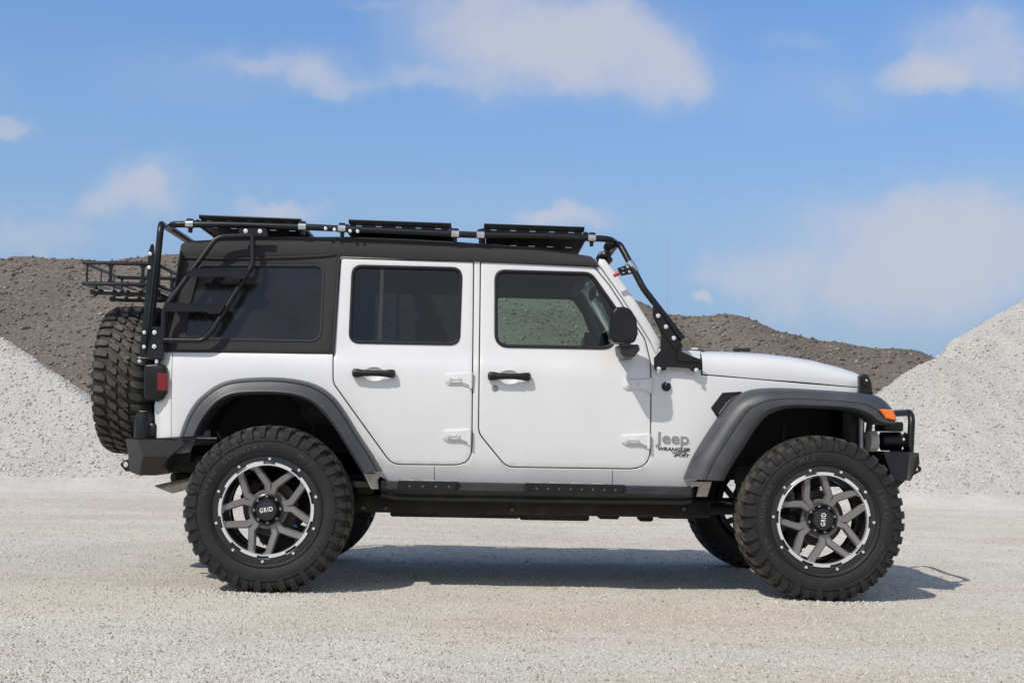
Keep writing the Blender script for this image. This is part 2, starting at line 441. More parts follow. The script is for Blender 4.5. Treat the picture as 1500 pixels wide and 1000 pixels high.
# ------------------------------------------------------------------ ground and heaps
def gravel_mat(name, c1, c2, c3, tan, scale, bumpd, stone=(.8, .8, .78), stone_amt=.1, toe=None):
    m = bpy.data.materials.new(name); m.use_nodes = True; t = NT(m.node_tree); b = t.n['Principled BSDF']
    vec = t.new('ShaderNodeTexCoord').outputs['Object']
    v1 = t.voro(vec, scale); v2 = t.voro(vec, scale*2.7)
    sp = t.new('ShaderNodeSeparateColor'); t.l.new(v1.outputs['Color'], sp.inputs[0])
    sp2 = t.new('ShaderNodeSeparateColor'); t.l.new(v2.outputs['Color'], sp2.inputs[0])
    base = t.ramp(sp.outputs[0], [(0, c1), (.45, c2), (1, c3)])
    fine = t.ramp(sp2.outputs[1], [(0, c1), (.5, c2), (1, c3)])
    c = t.mix(.45, base, fine)
    big = t.rng(t.noise(vec, .35, 6, .6), .42, .62)
    st = t.new('ShaderNodeMapping'); st.inputs['Scale'].default_value = (.30, 1.0, 1); t.l.new(vec, st.inputs[0])
    band = t.rng(t.noise(st.outputs[0], .75, 10, .68, .6), .36, .68, 0, .85)
    c = t.mix(band, c, (*tan, 1), 'MULTIPLY') if tan else c
    c = t.mix(t.math('MULTIPLY', big, .45), c, t.mix(1, c, (.80, .785, .76, 1), 'MULTIPLY'))
    mot = t.rng(t.noise(vec, 3.2, 8, .7), .40, .66, 0, .30)
    c = t.mix(mot, c, t.mix(1, c, (.76, .745, .72, 1), 'MULTIPLY'))
    pick = t.math('GREATER_THAN', sp.outputs[2], 1-stone_amt)
    c = t.mix(t.math('MULTIPLY', pick, .8), c, (*stone, 1))
    if toe:   # fines spread out where the heap runs into the lot, and long slide streaks down the face
        sp3 = t.new('ShaderNodeSeparateXYZ'); t.l.new(vec, sp3.inputs[0])
        hh = t.math('ADD', sp3.outputs[2], t.math('MULTIPLY', t.math('SUBTRACT', t.noise(vec, .9, 8, .7), .5), .9))
        ft = t.rng(hh, .32, -.05)
        c = t.mix(t.math('MULTIPLY', ft, .85), c, t.mix(.5, (*toe, 1), t.mix(1, c, (1.25, 1.22, 1.18, 1), 'MULTIPLY')))
        sm = t.new('ShaderNodeMapping'); sm.inputs['Scale'].default_value = (1.5, .22, .22); t.l.new(vec, sm.inputs[0])
        c = t.mix(t.rng(t.noise(sm.outputs[0], 1.3, 8, .65, .8), .42, .66, 0, .35), c, t.mix(1, c, (1.22, 1.21, 1.18, 1), 'MULTIPLY'))
    t.put(b.inputs['Base Color'], c); b.inputs['Roughness'].default_value = .95; b.inputs['Specular IOR Level'].default_value = .15
    h = t.math('ADD', t.math('MULTIPLY', v1.outputs['Distance'], -1.0), t.math('MULTIPLY', v2.outputs['Distance'], -.45))
    h = t.math('ADD', h, t.math('MULTIPLY', t.noise(vec, scale*.22, 5, .65), 1.6))
    bn = t.new('ShaderNodeBump'); bn.inputs['Strength'].default_value = .9; bn.inputs['Distance'].default_value = bumpd
    t.l.new(h, bn.inputs['Height']); t.l.new(bn.outputs[0], b.inputs['Normal'])
    return m
M['ground'] = gravel_mat('pale_gravel', (.46, .425, .36), (.635, .60, .53), (.78, .745, .68), (.88, .80, .68), 105, .005, (.70, .68, .63), .05)
M['pile'] = gravel_mat('white_limestone', (.35, .333, .30), (.475, .457, .418), (.60, .582, .54), None, 80, .007, (.70, .69, .65), .05, toe=(.60, .57, .51))
M['dirt'] = gravel_mat('dark_spoil', (.125, .106, .09), (.165, .142, .122), (.21, .185, .16), None, 30, .018, (.33, .30, .27), .02)
def stone_mat(name, cols):
    m = bpy.data.materials.new(name); m.use_nodes = True; t = NT(m.node_tree); b = t.n['Principled BSDF']
    g = t.new('ShaderNodeNewGeometry')
    c = t.ramp(g.outputs['Random Per Island'], [(i/(len(cols)-1), q) for i, q in enumerate(cols)])
    t.put(b.inputs['Base Color'], c); b.inputs['Roughness'].default_value = .9
    return m
M['pebble'] = stone_mat('pebbles', [(.26, .24, .21), (.46, .43, .375), (.54, .51, .45), (.60, .575, .52), (.42, .375, .31), (.50, .47, .41)])
M['chunk'] = stone_mat('limestone_chunks', [(.31, .30, .275), (.42, .405, .375), (.52, .505, .47), (.62, .605, .57)])
M['clod'] = stone_mat('spoil_stones', [(.09, .078, .066), (.13, .112, .097), (.155, .134, .116), (.18, .158, .137), (.30, .275, .24)])

def fbm(x, y, s, o=4):
    v = 0; a = 1
    for i in range(o): v += a*noise.noise(Vector((x*s, y*s, 3.7+i*7))); s *= 2; a *= .5
    return v
def ground_z(x, y):
    return .008*fbm(x, y, .9, 4)+.007*noise.noise(Vector((x*.6, y*1.8, 5)))+.004*noise.noise(Vector((x*2.3, y*3.1, 9)))+.004*noise.noise(Vector((x*6, y*6, 0)))
def sheet(name, xs, ys, zf, matn):
    v = [(x, y, zf(x, y)) for y in ys for x in xs]; n = len(xs)
    f = [(j*n+i, j*n+i+1, (j+1)*n+i+1, (j+1)*n+i) for j in range(len(ys)-1) for i in range(n-1)]
    me = bpy.data.meshes.new(name); me.from_pydata(v, [], f); me.materials.append(M[matn]); me.shade_smooth()
    o = bpy.data.objects.new(name, me); COL.objects.link(o); return o
near = list(np.arange(-6, 7.01, .09)); xs = [-900, -300, -120, -60, -30, -18, -12, -9, -7]+near+[8, 9, 12, 18, 30, 60, 120, 300, 900]
nearY = list(np.arange(-3.5, 9.51, .09)); ys = [-900, -300, -100, -40, -20, -12, -8, -6, -4.5]+nearY+[10.5, 12, 15, 20, 30, 60, 120, 300, 900]
gd = sheet('ground', xs, ys, lambda x, y: ground_z(x, y) if (-6.5 < x < 7.5 and -4 < y < 10) else -.003, 'ground'); gd['kind'] = 'structure'

def ridge3(pts, n=14):
    P = [W(px, py, CAM.y+d) for px, py, d in pts]
    return catmull(P, n)
def heap(name, ridge, t, xs, ys, matn, namp, nsc, toe=.25):
    R = np.array([tuple(p) for p in ridge])
    X, Y = np.meshgrid(xs, ys)
    H = np.full(X.shape, -9.0)
    for p in R: H = np.maximum(H, p[2]-t*np.sqrt((X-p[0])**2+(Y-p[1])**2))
    V = []
    for j in range(X.shape[0]):
        for i in range(X.shape[1]):
            x, y, h = X[j, i], Y[j, i], H[j, i]
            a = min(1, max(0, (h+.5)/1.0))
            h += namp*fbm(x, y, nsc, 5)*a
            h = toe*math.log1p(math.exp(min(40, h/toe)))-toe*.25 if h < 6*toe else h-toe*.25*0
            V.append((x, y, h))
    me = bpy.data.meshes.new(name); n = X.shape[1]
    F = [(j*n+i, j*n+i+1, (j+1)*n+i+1, (j+1)*n+i) for j in range(X.shape[0]-1) for i in range(n-1)
         if max(V[j*n+i][2], V[j*n+i+1][2], V[(j+1)*n+i+1][2], V[(j+1)*n+i][2]) > -.02]
    me.from_pydata(V, [], F); me.materials.append(M[matn]); me.shade_smooth()
    o = bpy.data.objects.new(name, me); COL.objects.link(o); o['kind'] = 'structure'
    A = np.array(V).reshape(X.shape[0], n, 3)
    def hf(x, y):
        i = np.clip(((x-xs[0])/(xs[1]-xs[0])), 0, n-1.001); j = np.clip(((y-ys[0])/(ys[1]-ys[0])), 0, X.shape[0]-1.001)
        i0 = i.astype(int); j0 = j.astype(int); fi = i-i0; fj = j-j0
        Z = A[:, :, 2]
        return (Z[j0, i0]*(1-fi)+Z[j0, i0+1]*fi)*(1-fj)+(Z[j0+1, i0]*(1-fi)+Z[j0+1, i0+1]*fi)*fj
    return o, hf
def scatter(name, label, x, y, z, size, matn, flat=.7):
    n = len(x)
    base = np.array([(-1, -1, -1), (1, -1, -1), (1, 1, -1), (-1, 1, -1), (-1, -1, 1), (1, -1, 1), (1, 1, 1), (-1, 1, 1)], float)*.5
    q = np.array([(0, 3, 2, 1), (4, 5, 6, 7), (0, 1, 5, 4), (1, 2, 6, 5), (2, 3, 7, 6), (3, 0, 4, 7)])
    V = base[None]*(1+rng.uniform(-.45, .3, (n, 8, 3)))
    V = V*rng.uniform(.6, 1.25, (n, 1, 3))*size[:, None, None]
    a = rng.uniform(0, 2*PI, n); b = rng.uniform(-.9, .9, n)
    V[:, :, 2] *= flat
    c, s = np.cos(b)[:, None], np.sin(b)[:, None]
    yv = V[:, :, 1]*c-V[:, :, 2]*s; zv = V[:, :, 1]*s+V[:, :, 2]*c
    c, s = np.cos(a)[:, None], np.sin(a)[:, None]
    xv = V[:, :, 0]*c-yv*s; yv2 = V[:, :, 0]*s+yv*c
    P = np.stack([xv+x[:, None], yv2+y[:, None], zv+z[:, None]], -1).reshape(-1, 3)
    F = (q[None]+(np.arange(n)*8)[:, None, None]).reshape(-1)
    me = bpy.data.meshes.new(name); me.vertices.add(n*8); me.vertices.foreach_set('co', P.ravel().astype(np.float32))
    me.loops.add(n*24); me.loops.foreach_set('vertex_index', F.astype(np.int32))
    me.polygons.add(n*6); me.polygons.foreach_set('loop_start', (np.arange(n*6)*4).astype(np.int32))
    me.update(calc_edges=True); me.materials.append(M[matn])
    o = bpy.data.objects.new(name, me); COL.objects.link(o); o['kind'] = 'stuff'; o['label'] = label; o['category'] = 'stones'
    return o

hr, hfr = heap('gravel_hill', ridge3([(1000, 752, 18.6), (1120, 672, 19.3), (1285, 570, 20.2), (1357, 522, 21.0), (1430, 478, 22.1), (1500, 437, 23.2), (1620, 372, 24.8), (1800, 300, 27), (2100, 260, 30)]),
               .70, np.arange(1.5, 26, .12), np.arange(8, 33, .12), 'pile', .08, .7, .42)
hl, hfl = heap('gravel_hill', ridge3([(360, 735, 18.2), (240, 655, 19.2), (130, 573, 20.3), (60, 522, 21.1), (0, 481, 21.9), (-120, 410, 23.5), (-300, 330, 26), (-700, 300, 28)]),
               .70, np.arange(-22, -1.5, .12), np.arange(7.5, 32, .12), 'pile', .08, .7, .62)
hd, hfd = heap('spoil_hill', ridge3([(-900, 380, 34), (-300, 372, 34), (0, 374, 34), (70, 375, 34), (150, 380, 34), (230, 371, 34), (350, 366, 34), (600, 372, 34), (850, 430, 34), (930, 440, 34), (975, 458, 34), (1030, 462, 34), (1075, 459, 34),
                                    (1140, 482, 34), (1200, 497, 34), (1270, 509, 34), (1320, 511, 34), (1348, 512, 34), (1357, 522, 34), (1450, 585, 34)], 8), .60, np.arange(-40, 16, .2), np.arange(12, 44, .2), 'dirt', .09, .5, .3)

def scat_heap(hf, n, x0, x1, y0, y1, zmin, smin, smax, name, label, matn, pw=3.0):
    x = rng.uniform(x0, x1, n*3); y = rng.uniform(y0, y1, n*3); z = hf(x, y)
    k = z > zmin; x, y, z = x[k][:n], y[k][:n], z[k][:n]
    s = smin+(smax-smin)*rng.uniform(0, 1, len(x))**pw
    return scatter(name, label, x, y, z+s*.1, s, matn)
scat_heap(hfr, 34000, 3, 12.5, 9.2, 18, .16, .010, .042, 'limestone_chunks', 'crushed white limestone chunks lying on the right hand pile', 'chunk', 5)
scat_heap(hfl, 26000, -10.5, -2, 9.2, 18, .16, .010, .042, 'limestone_chunks', 'crushed white limestone chunks lying on the left hand pile', 'chunk', 5)
scat_heap(hfd, 42000, -14, 15, 16, 30, .3, .02, .10, 'spoil_stones', 'loose brown and pale stones covering the dark spoil heap', 'clod', 6)
# loose gravel on the lot: denser and larger close to the camera
n = 145000
y = -3.0+14.5*rng.uniform(0, 1, n)**1.7; x = rng.uniform(-1, 1, n)*((y+7.15)*.42+.7)+rng.normal(.1, .35, n)
s = .0035+.0085*rng.uniform(0, 1, n)**3
s[:300] *= rng.uniform(1.0, 2.4, 300)
z = np.array([ground_z(a, b) for a, b in zip(x, y)])
tx = np.concatenate([rng.normal(c, .22, 450) for c in (-1.17, 1.84)]); tyy = -.05+rng.normal(-.17, .10, 900)
x = np.concatenate([x, tx]); y = np.concatenate([y, tyy]); s = np.concatenate([s, rng.uniform(.005, .015, 900)])
z = np.array([ground_z(a, b) for a, b in zip(x, y)])
keep = y < 9.4
scatter('loose_gravel', 'loose pale gravel scattered over the lot', x[keep], y[keep], (z+s*.05)[keep], s[keep], 'pebble')

# ------------------------------------------------------------------ the vehicle
zr = W(396, 742, -.05); zf_ = W(1197, 757, -.05)
ZW = .440
root = bpy.data.objects.new('off_road_vehicle', None); COL.objects.link(root)
root.location = ((zr.x+zf_.x)/2, MID, 0)
root['label'] = 'white lifted four-door off-road vehicle with black soft top, roof rack, ladder and rear spare tyre'
root['category'] = 'off-road vehicle'
bpy.context.view_layer.update()

rear_out = [(262, 640), (270, 616), (283, 592), (300, 575), (322, 561), (350, 554), (400, 552), (440, 556), (468, 565), (490, 581), (508, 605), (527, 636), (547, 666), (560, 690)]
rear_in = [(286, 638), (294, 622), (304, 607), (318, 591), (335, 581), (358, 577), (402, 577), (434, 581), (456, 590), (474, 606), (489, 625), (502, 645), (516, 668), (531, 693)]
front_out = [(1001, 701), (1012, 672), (1028, 645), (1050, 612), (1067, 589), (1085, 576), (1108, 569), (1153, 568), (1220, 572), (1270, 576), (1292, 583), (1306, 597), (1312, 608)]
front_in = [(1060, 704), (1071, 683), (1087, 659), (1105, 630), (1122, 610), (1140, 601), (1160, 597), (1190, 597), (1234, 599), (1258, 603), (1276, 612), (1287, 620), (1311, 622)]
def between(a, b, f): return [(p[0]*(1-f)+q[0]*f, p[1]*(1-f)+q[1]*f) for p, q in zip(a, b)]
r_mid = between(rear_out, rear_in, .45); f_mid = between(front_out, front_in, .35)

rdoor = fillet([(499, 378), (694, 383), (691, 681), (574, 680), (488, 561), (488, 524)], [6, 3, 26, 26, 22, 3])
fdoor = fillet([(704, 383), (870, 390), (893, 418), (925, 467), (945, 497), (953, 530), (953, 687), (742, 684), (701, 634)], [3, 4, 20, 20, 30, 20, 30, 26, 26])
rdoor_m = px2xz(rdoor); fdoor_m = px2xz(fdoor)
rwin = fillet([(516, 388), (677, 392), (673, 505), (511, 502)], 15)
fwin = fillet([(725, 395), (866, 399), (908, 458), (900, 511), (725, 508)], [15, 20, 8, 22, 20])
rwin_m = px2xz(rwin); fwin_m = px2xz(fwin)

body_out = [(238, 516), (486, 518), (495, 374), (700, 379), (872, 386)] + [(879, 392), (902, 424), (932, 469), (951, 499), (961, 519), (966, 511), (1026, 514), (1027, 549), (1100, 555), (1180, 562), (1258, 568), (1264, 577)]
body_out += [(1262, 590)]+[p for p in f_mid[::-1] if p[0] < 1262]+[(1015, 714), (900, 713), (570, 706)]
body_out += [p for p in r_mid[::-1]]+[(228, 642), (226, 594), (234, 560), (235, 530)]
mb = MB()
panel(mb, px2xz(body_out), [offset(rdoor_m, .003), offset(fdoor_m, .003)], t=.03, ch=.003)
# tailgate, cowl, grille block and firewall close the shell
def cross(px0, py0, px1, py1, Y, k=1):  # slab across the car from the side seam
    a = W(px0, py0, Y); b = W(px1, py1, Y); return a, b
a = W(236, 518, .06); b = W(229, 642, .06)
mb.loft([[(a.x-.01, .06, a.z), (a.x-.01, MID, a.z), (a.x-.01, 2*MID-.06, a.z)], [(a.x-.02, .06, (a.z+b.z)/2), (a.x-.02, MID, (a.z+b.z)/2), (a.x-.02, 2*MID-.06, (a.z+b.z)/2)], [(a.x-.01, .06, b.z), (a.x-.01, MID, b.z), (a.x-.01, 2*MID-.06, b.z)]])
body = mb.build('body', 'paint', mir=True, wn=True, angle=50)

# dark inner panels seen in the gaps and through the glass
def yin(x, z): return ybody(x, z)+.035
mb = MB()
inner = [(245, 517), (489, 519), (500, 382), (700, 385), (870, 392), (900, 430), (950, 505), (956, 549), (1025, 552), (1258, 574), (1240, 584)]+[p for p in f_mid[::-1] if p[0] < 1240]+[(1015, 706), (570, 700)]+[p for p in r_mid[::-1] if p[0] > 285]+[(240, 636)]
panel(mb, px2xz(inner, yin), [offset(rwin_m, .004), offset(fwin_m, .004)], yf=yin, t=.02, ch=0)
mb.build('inner_panel', 'matblack', mir=True)

def soft(pts, off=0.0): return [S(a, b, ybody, off) for a, b in pts]
# doors -------------------------------------------------------------
def door(outm, win, handle_c, hinges, lock=None):
    hc = S(*handle_c)
    el = [(hc.x+.056*math.cos(a), hc.z-.001+.038*math.sin(a)) for a in (2*PI*k/28 for k in range(28))]
    mb = MB(); panel(mb, offset(outm, -.0025), [win, el], t=.028, ch=.004)
    d = mb.build('door', 'paint', mir=True, wn=True, angle=50)
    # bowl behind the handle
    rows = []
    for f, dp in ((1.0, .004), (.93, .010), (.75, .022), (.45, .029), (.02, .031)):
        rows.append([(hc.x+(x-hc.x)*f, ybody(x, z)+dp, hc.z+(z-hc.z)*f) for x, z in el])
    mb = MB(); mb.loft(rows, closed=True); mb.build('handle_recess', 'paint', d, mir=True)
    # handle bar
    mb = MB(); y0 = ybody(hc.x, hc.z)
    st = [(-.1195, .012), (-.116, .020), (-.110, .024), (-.085, .024), (-.06, .0185), (0, .016), (.06, .0185), (.085, .023), (.110, .023), (.116, .019), (.1195, .011)]
    rows = []
    for i, (dx, hh) in enumerate(st):
        e = 1 if abs(dx) > .11 else 0
        yc = y0-.040+ (.010 if e else 0)+.012*(dx/.118)**2; th = .012+(.006 if abs(dx) > .08 else 0)-(.006 if e else 0)
        rows.append([(hc.x+dx, yc+th*math.cos(a), hc.z+.004+hh*math.sin(a)) for a in (2*PI*k/14 for k in range(14))])
    mb.loft(rows, closed=True, cap=True)
    for sx in (-1, 1): mb.box((hc.x+sx*.098, y0-.014, hc.z+.004), (.03, .05, .034), ch=.006)
    mb.box((hc.x-.012, y0-.0545, hc.z+.004), (.13, .004, .012), ch=.0015)
    mb.build('handle', 'black', d, mir=True, angle=50)
    # window seal and glass
    mb = MB(); seal_in = offset(win, -.016)
    wr = resample(win, .03); rows = []
    for dd, yo in ((.004, .002), (.001, -.007), (-.006, -.011), (-.014, -.005), (-.017, .012), (-.017, .02)):
        q = offset(wr, dd); rows.append([(x, ybody(x, z)+yo, z) for x, z in q])
    mb.loft(rows, closed=True); mb.build('window_seal', 'trim', d, mir=True, angle=60)
    mb = MB(); panel(mb, offset(win, -.012), yf=ybody, off=.010, t=.004, ch=0, grid=.08)
    gl = mb.build('window', 'tint' if win is rwin_m else 'glass', d, mir=True)
    for (x0, y0p, x1, y1p) in hinges:
        mb = MB(); hingeat(mb, x0, y0p, x1, y1p); mb.build('hinge', 'paint', d, mir=True, wn=False, angle=45)
    if lock:
        p = S(*lock); mb = MB(); mb.lathe([(0, -.006), (.013, -.006), (.017, -.004), (.019, .004)], 20, 0, (p.x, ybody(p.x, p.z), p.z))
        mb.box((p.x, ybody(p.x, p.z)-.0065, p.z), (.003, .002, .012)); mb.build('lock', 'chrome', d)
    return d
def hingeat(mb, x0, y0, x1, y1):
    def P(f, g): p = S(x0+(x1-x0)*f, y0+(y1-y0)*g); return (p.x, p.z)
    yb = lambda d: (lambda x, z: ybody(x, z)+d)
    o = fillet([P(0, .12), P(.10, 0.02), P(.70, .0), P(1, -.03), P(1, .95), P(.86, .95), P(.62, .80), P(.12, .80), P(0, .62)], .004)
    mb.prism([tuple(q) for q in o], yb(-.010), yb(.003), ch=.004)
    i = fillet([P(.08, .2), P(.15, .1), P(.60, .1), P(.80, .03), P(.97, .03), P(.97, .86), P(.88, .86), P(.64, .68), P(.16, .68), P(.08, .55)], .004)
    mb.prism([tuple(q) for q in i], yb(-.018), yb(-.008), ch=.004)
    r = fillet([P(.22, .3), P(.5, .3), P(.5, .5), P(.22, .5)], .002)
    mb.prism([tuple(q) for q in r], yb(-.022), yb(-.016), ch=.002)
    for f in (.2, .56):
        c = P(f, .42); mb.lathe([(0, -.022), (.003, -.022), (.004, -.025), (.008, -.025), (.010, -.017)], 12, 0, (c[0], ybody(*c), c[1]))
    a = P(.98, .0); b = P(.965, 1.02); y = ybody(*a)-.016
    mb.tube([(a[0], y, a[1]), (b[0], y, b[1])], .010, seg=12)
rd = door(rdoor_m, rwin_m, (548, 548), [(652, 545, 691, 568), (649, 628, 689, 651)])
fd = door(fdoor_m, fwin_m, (746, 552.5), [(912, 554, 953, 575), (911, 635, 951, 656)], (725, 568.5))
# vertical divider of the rear glass and vent flap line
a, b = S(560, 392), S(556, 503)
mb = MB(); mb.loft([[(a.x-.010, ybody(a.x, a.z)+.004, a.z), (a.x+.010, ybody(a.x, a.z)+.004, a.z)], [(b.x-.010, ybody(b.x, b.z)+.004, b.z), (b.x+.010, ybody(b.x, b.z)+.004, b.z)]])
mb.build('window_divider', 'trim', rd, mir=True)

# sill seams, quarter crease drawn as thin dark strips just proud of the panel
mb = MB()
for p, q in (((636, 682), (636.5, 704)), ((897, 689), (897, 711))):
    A, B = S(*p), S(*q); n = 5; rows = []; mb = MB()
    for k in range(n+1):
        t = k/n; P_ = A.lerp(B, t); y = ybody(P_.x, P_.z)-.0006
        rows.append([(P_.x-.0016, y, P_.z), (P_.x+.0016, y, P_.z)])
    mb.loft(rows); mb.build('sill_seam', 'trim', mir=True)
mb = MB(); A, B = S(253, 517), S(251, 641); rows = []
for k in range(17):
    P_ = A.lerp(B, k/16); y = ybody(P_.x, P_.z)-.0006; rows.append([(P_.x-.001, y, P_.z), (P_.x+.001, y, P_.z)])
mb.loft(rows); mb.build('corner_seam', 'plastic', mir=True)

# hood ----------------------------------------------------------------
st = [(1029, 549, 514.5), (1060, 551.5, 515), (1098, 555, 516.5), (1130, 557.5, 518.5), (1165, 560, 522.5), (1200, 563, 528), (1232, 566, 536), (1256, 568, 544), (1268, 569, 550), (1275, 572, 558), (1279, 576, 571)]
rows = []
for px, ys_, yt in st:
    pb = S(px, ys_-1.5); y = ybody(pb.x, pb.z)
    tp = W(px, yt, y+.16); h = max(.004, tp.z-pb.z); x = pb.x; z = pb.z
    prof = [(0.0, 0), (-.001, .18), (.004, .38), (.015, .58), (.040, .78), (.085, .93), (.16, 1.0), (.28, 1.03), (.40, 1.04), (.46, 1.10+.04), (MID-y, 1.16)]
    near_ = [(x, y+dy, z+h*k) for dy, k in prof]
    rows.append(near_+[(p[0], 2*MID-p[1], p[2]) for p in near_[-2::-1]])
mb = MB(); mb.loft(rows)
# close the nose
e = rows[-1]; mb.loft([e, [(p[0]-.004, p[1], e[0][2]-.03) for p in e]])
hood = mb.build('hood', 'paint', angle=60)
# rear cowl strip under windshield
A = W(998, 512, .25); B = W(1027, 514, .25)
mb = MB(); mb.box(((A.x+B.x)/2-.02, MID, A.z-.02), (.16, 1.35, .03), ch=.01); mb.build('cowl', 'plastic')
mb = MB()
for px in (1080, 1093):
    mb = MB(); p = W(px, 515, .55); mb.box((p.x, .55, p.z+.012), (.05, .05, .02), ch=.006); mb.build('washer_nozzle', 'matblack', hood)
mb = MB(); p = W(1017, 511, .2); mb.box((p.x, .2, p.z-.003), (.04, .04, .016), ch=.004); mb.build('hood_hinge', 'paint', hood, mir=True)
# grille + radiator block
A = S(1262, 570); mb = MB()
mb.box((A.x+.012, MID, .97), (.02, 1.18, .42), ch=.006); mb.box((A.x-.045, MID, .97), (.09, 1.16, .42), 1, ch=.02)
for k in range(7): mb.box((A.x+.022, MID-.30+.1*k, 1.0), (.01, .055, .28), 1, ch=.003)
for s_ in (-1, 1): mb.lathe([(0, .012), (.07, .010), (.085, 0)], 24, 2, (A.x+.02, MID+s_*.46, 1.02), axis='X')
mb.build('grille', ['paint', 'vent', 'steel'])
# hood latch
mb = MB()
def pz(pts, Y): return [tuple(q) for q in px2xzY(pts, Y)]
ol = [tuple(q) for q in fillet(px2xzY([(1258, 551), (1264, 547), (1271, 549), (1275, 558), (1278, 577), (1257, 577), (1259, 566)], .12), .008)]
mb.prism(ol, .105, .15, ch=.006)
ol = [tuple(q) for q in fillet(px2xzY([(1262, 552), (1267, 550), (1271, 556), (1271, 565), (1264, 565)], .10), .004)]
mb.prism(ol, .092, .11, ch=.004)
p = W(1269, 557, .095); mb.disc((p.x, .093, p.z), .006, .006, 1)
mb.build('hood_latch', ['black', 'steel'], hood, mir=True)

# windshield frame -----------------------------------------------------
mb = MB()
wf = [(876, 387), (878, 379), (886, 380), (905, 404), (931, 441), (952, 474), (967, 500), (966, 511), (962, 519.5), (952, 498), (933, 468), (903, 423), (881, 392)]
panel(mb, px2xz(wf), off=-.001, t=.05, ch=.004, grid=.03)
a, b = S(884, 379), S(966, 505)
for t_, wd in ((0.02, .05), (.97, .06)):
    P_ = a.lerp(b, t_); dv = (b-a).normalized()
    mb.loft([[P_+Vector((0, .02, 0)), P_+Vector((0, 2*(MID-P_.y)-.02, 0))], [P_+dv*wd+Vector((0, .02, 0)), P_+dv*wd+Vector((0, 2*(MID-P_.y)-.02, 0))]])
mb.build('windshield_frame', 'paint', mir=True, angle=50)
mb = MB(); n_ = Vector((-.02, .05, 0))
mb.loft([[a+n_, a+Vector((-.02, 2*(MID-a.y)-.05, 0))], [b+n_, b+Vector((-.02, 2*(MID-b.y)-.05, 0))]])
mb.build('windshield', 'glass')

# soft top -------------------------------------------------------------
fw_ = fillet([(293, 390), (474, 390), (469, 499), (270, 495), (274, 468)], [8, 14, 16, 12, 8])
fwm = px2xz(fw_)
mb = MB(); sidep = px2xz(fillet([(265, 374), (498, 372), (488, 519), (243, 515)], [4, 2, 2, 4]))
def yfab(x, z): return ybody(x, z)-.006+.003*noise.noise(Vector((x*5, z*5, 1)))
panel(mb, sidep, [offset(fwm, -.004)], yf=yfab, t=.02, ch=.006, grid=.03)
# stitched welt round the window
wr = resample(fwm, .03); rows = []
for dd, yo in ((.010, .001), (.008, -.004), (.002, -.005), (-.004, .003)):
    rows.append([(x, yfab(x, z)+yo, z) for x, z in offset(wr, dd)])
mb.loft(rows, closed=True)
rc = [(263, 378, 357), (268, 378, 354), (276, 378, 352.5), (286, 377.5, 352), (330, 377, 350), (400, 375.5, 347), (495, 374, 346.5), (540, 376, 347.5), (600, 379, 350), (698, 382.5, 356), (780, 386, 362), (840, 389, 371.5), (866, 390.5, 376), (873, 391, 381), (876, 391, 388)]
rows = []
for px, hy, ty in rc:
    pb = S(px, hy, off=-.012); x = pb.x; y = pb.y; z = pb.z; tp = W(px, ty, y+.10); h = max(.01, tp.z-z)
    k = 2*noise.noise(Vector((x*4, 3, 3)))*.003
    prof = [(.012, -.02), (.0, 0), (-.004+k, .12), (.002+k, .45), (.018+k, .75), (.045, .92), (.10, 1.0), (.22, 1.05), (.45, 1.10), (MID-y, 1.12)]
    q = [(x, y+dy, z+h*kk) for dy, kk in prof]
    rows.append(q+[(p[0], 2*MID-p[1], p[2]) for p in q[-2::-1]])
mb2 = MB(); mb2.loft(rows); top = mb2.build('soft_top', 'fabric', angle=60)
side = mb.build('side_curtain', 'fabric', top, mir=True, angle=50)
mb = MB(); panel(mb, offset(fwm, .002), yf=yfab, off=.010, t=.003, ch=0, grid=.05)
mb.build('side_window', 'vinyl', top, mir=True)
# hem roll above the curtain, from the rear corner
mb = MB(); pts = [S(px, py, off=-.012) for px, py in ((263, 377.5), (300, 378), (340, 379), (400, 377.5), (450, 376), (485, 373.5), (497, 369), (508, 362))]
mb.tube(catmull(pts, 4), .006, seg=8); mb.build('hem', 'fabric', top, mir=True)
a = W(264, 372, .06); b = W(241, 514, .03)
mb = MB(); mb.loft([[(a.x-.002, a.y, a.z+.02), (a.x-.02, MID, a.z+.05), (a.x-.002, 2*MID-a.y, a.z+.02)], [(b.x, b.y, b.z), (b.x-.02, MID, b.z), (b.x, 2*MID-b.y, b.z)]])
mb.build('rear_curtain', 'fabric', top)
mb = MB()
for y0_ in (.28,):
    mb.loft([[(a.x-.035, y0_, a.z-.05), (a.x-.035, 2*MID-y0_, a.z-.05)], [(b.x-.03, y0_, b.z+.06), (b.x-.03, 2*MID-y0_, b.z+.06)]])
mb.build('rear_window', 'vinyl', top)
# door surround (black uprights beside the rear door)
mb = MB(); A, B = S(497, 374, off=-.008), S(488, 518, off=-.008)
mb.tube([A, A.lerp(B, .5), B], .007, seg=8); mb.build('door_surround', 'trim', mir=True)

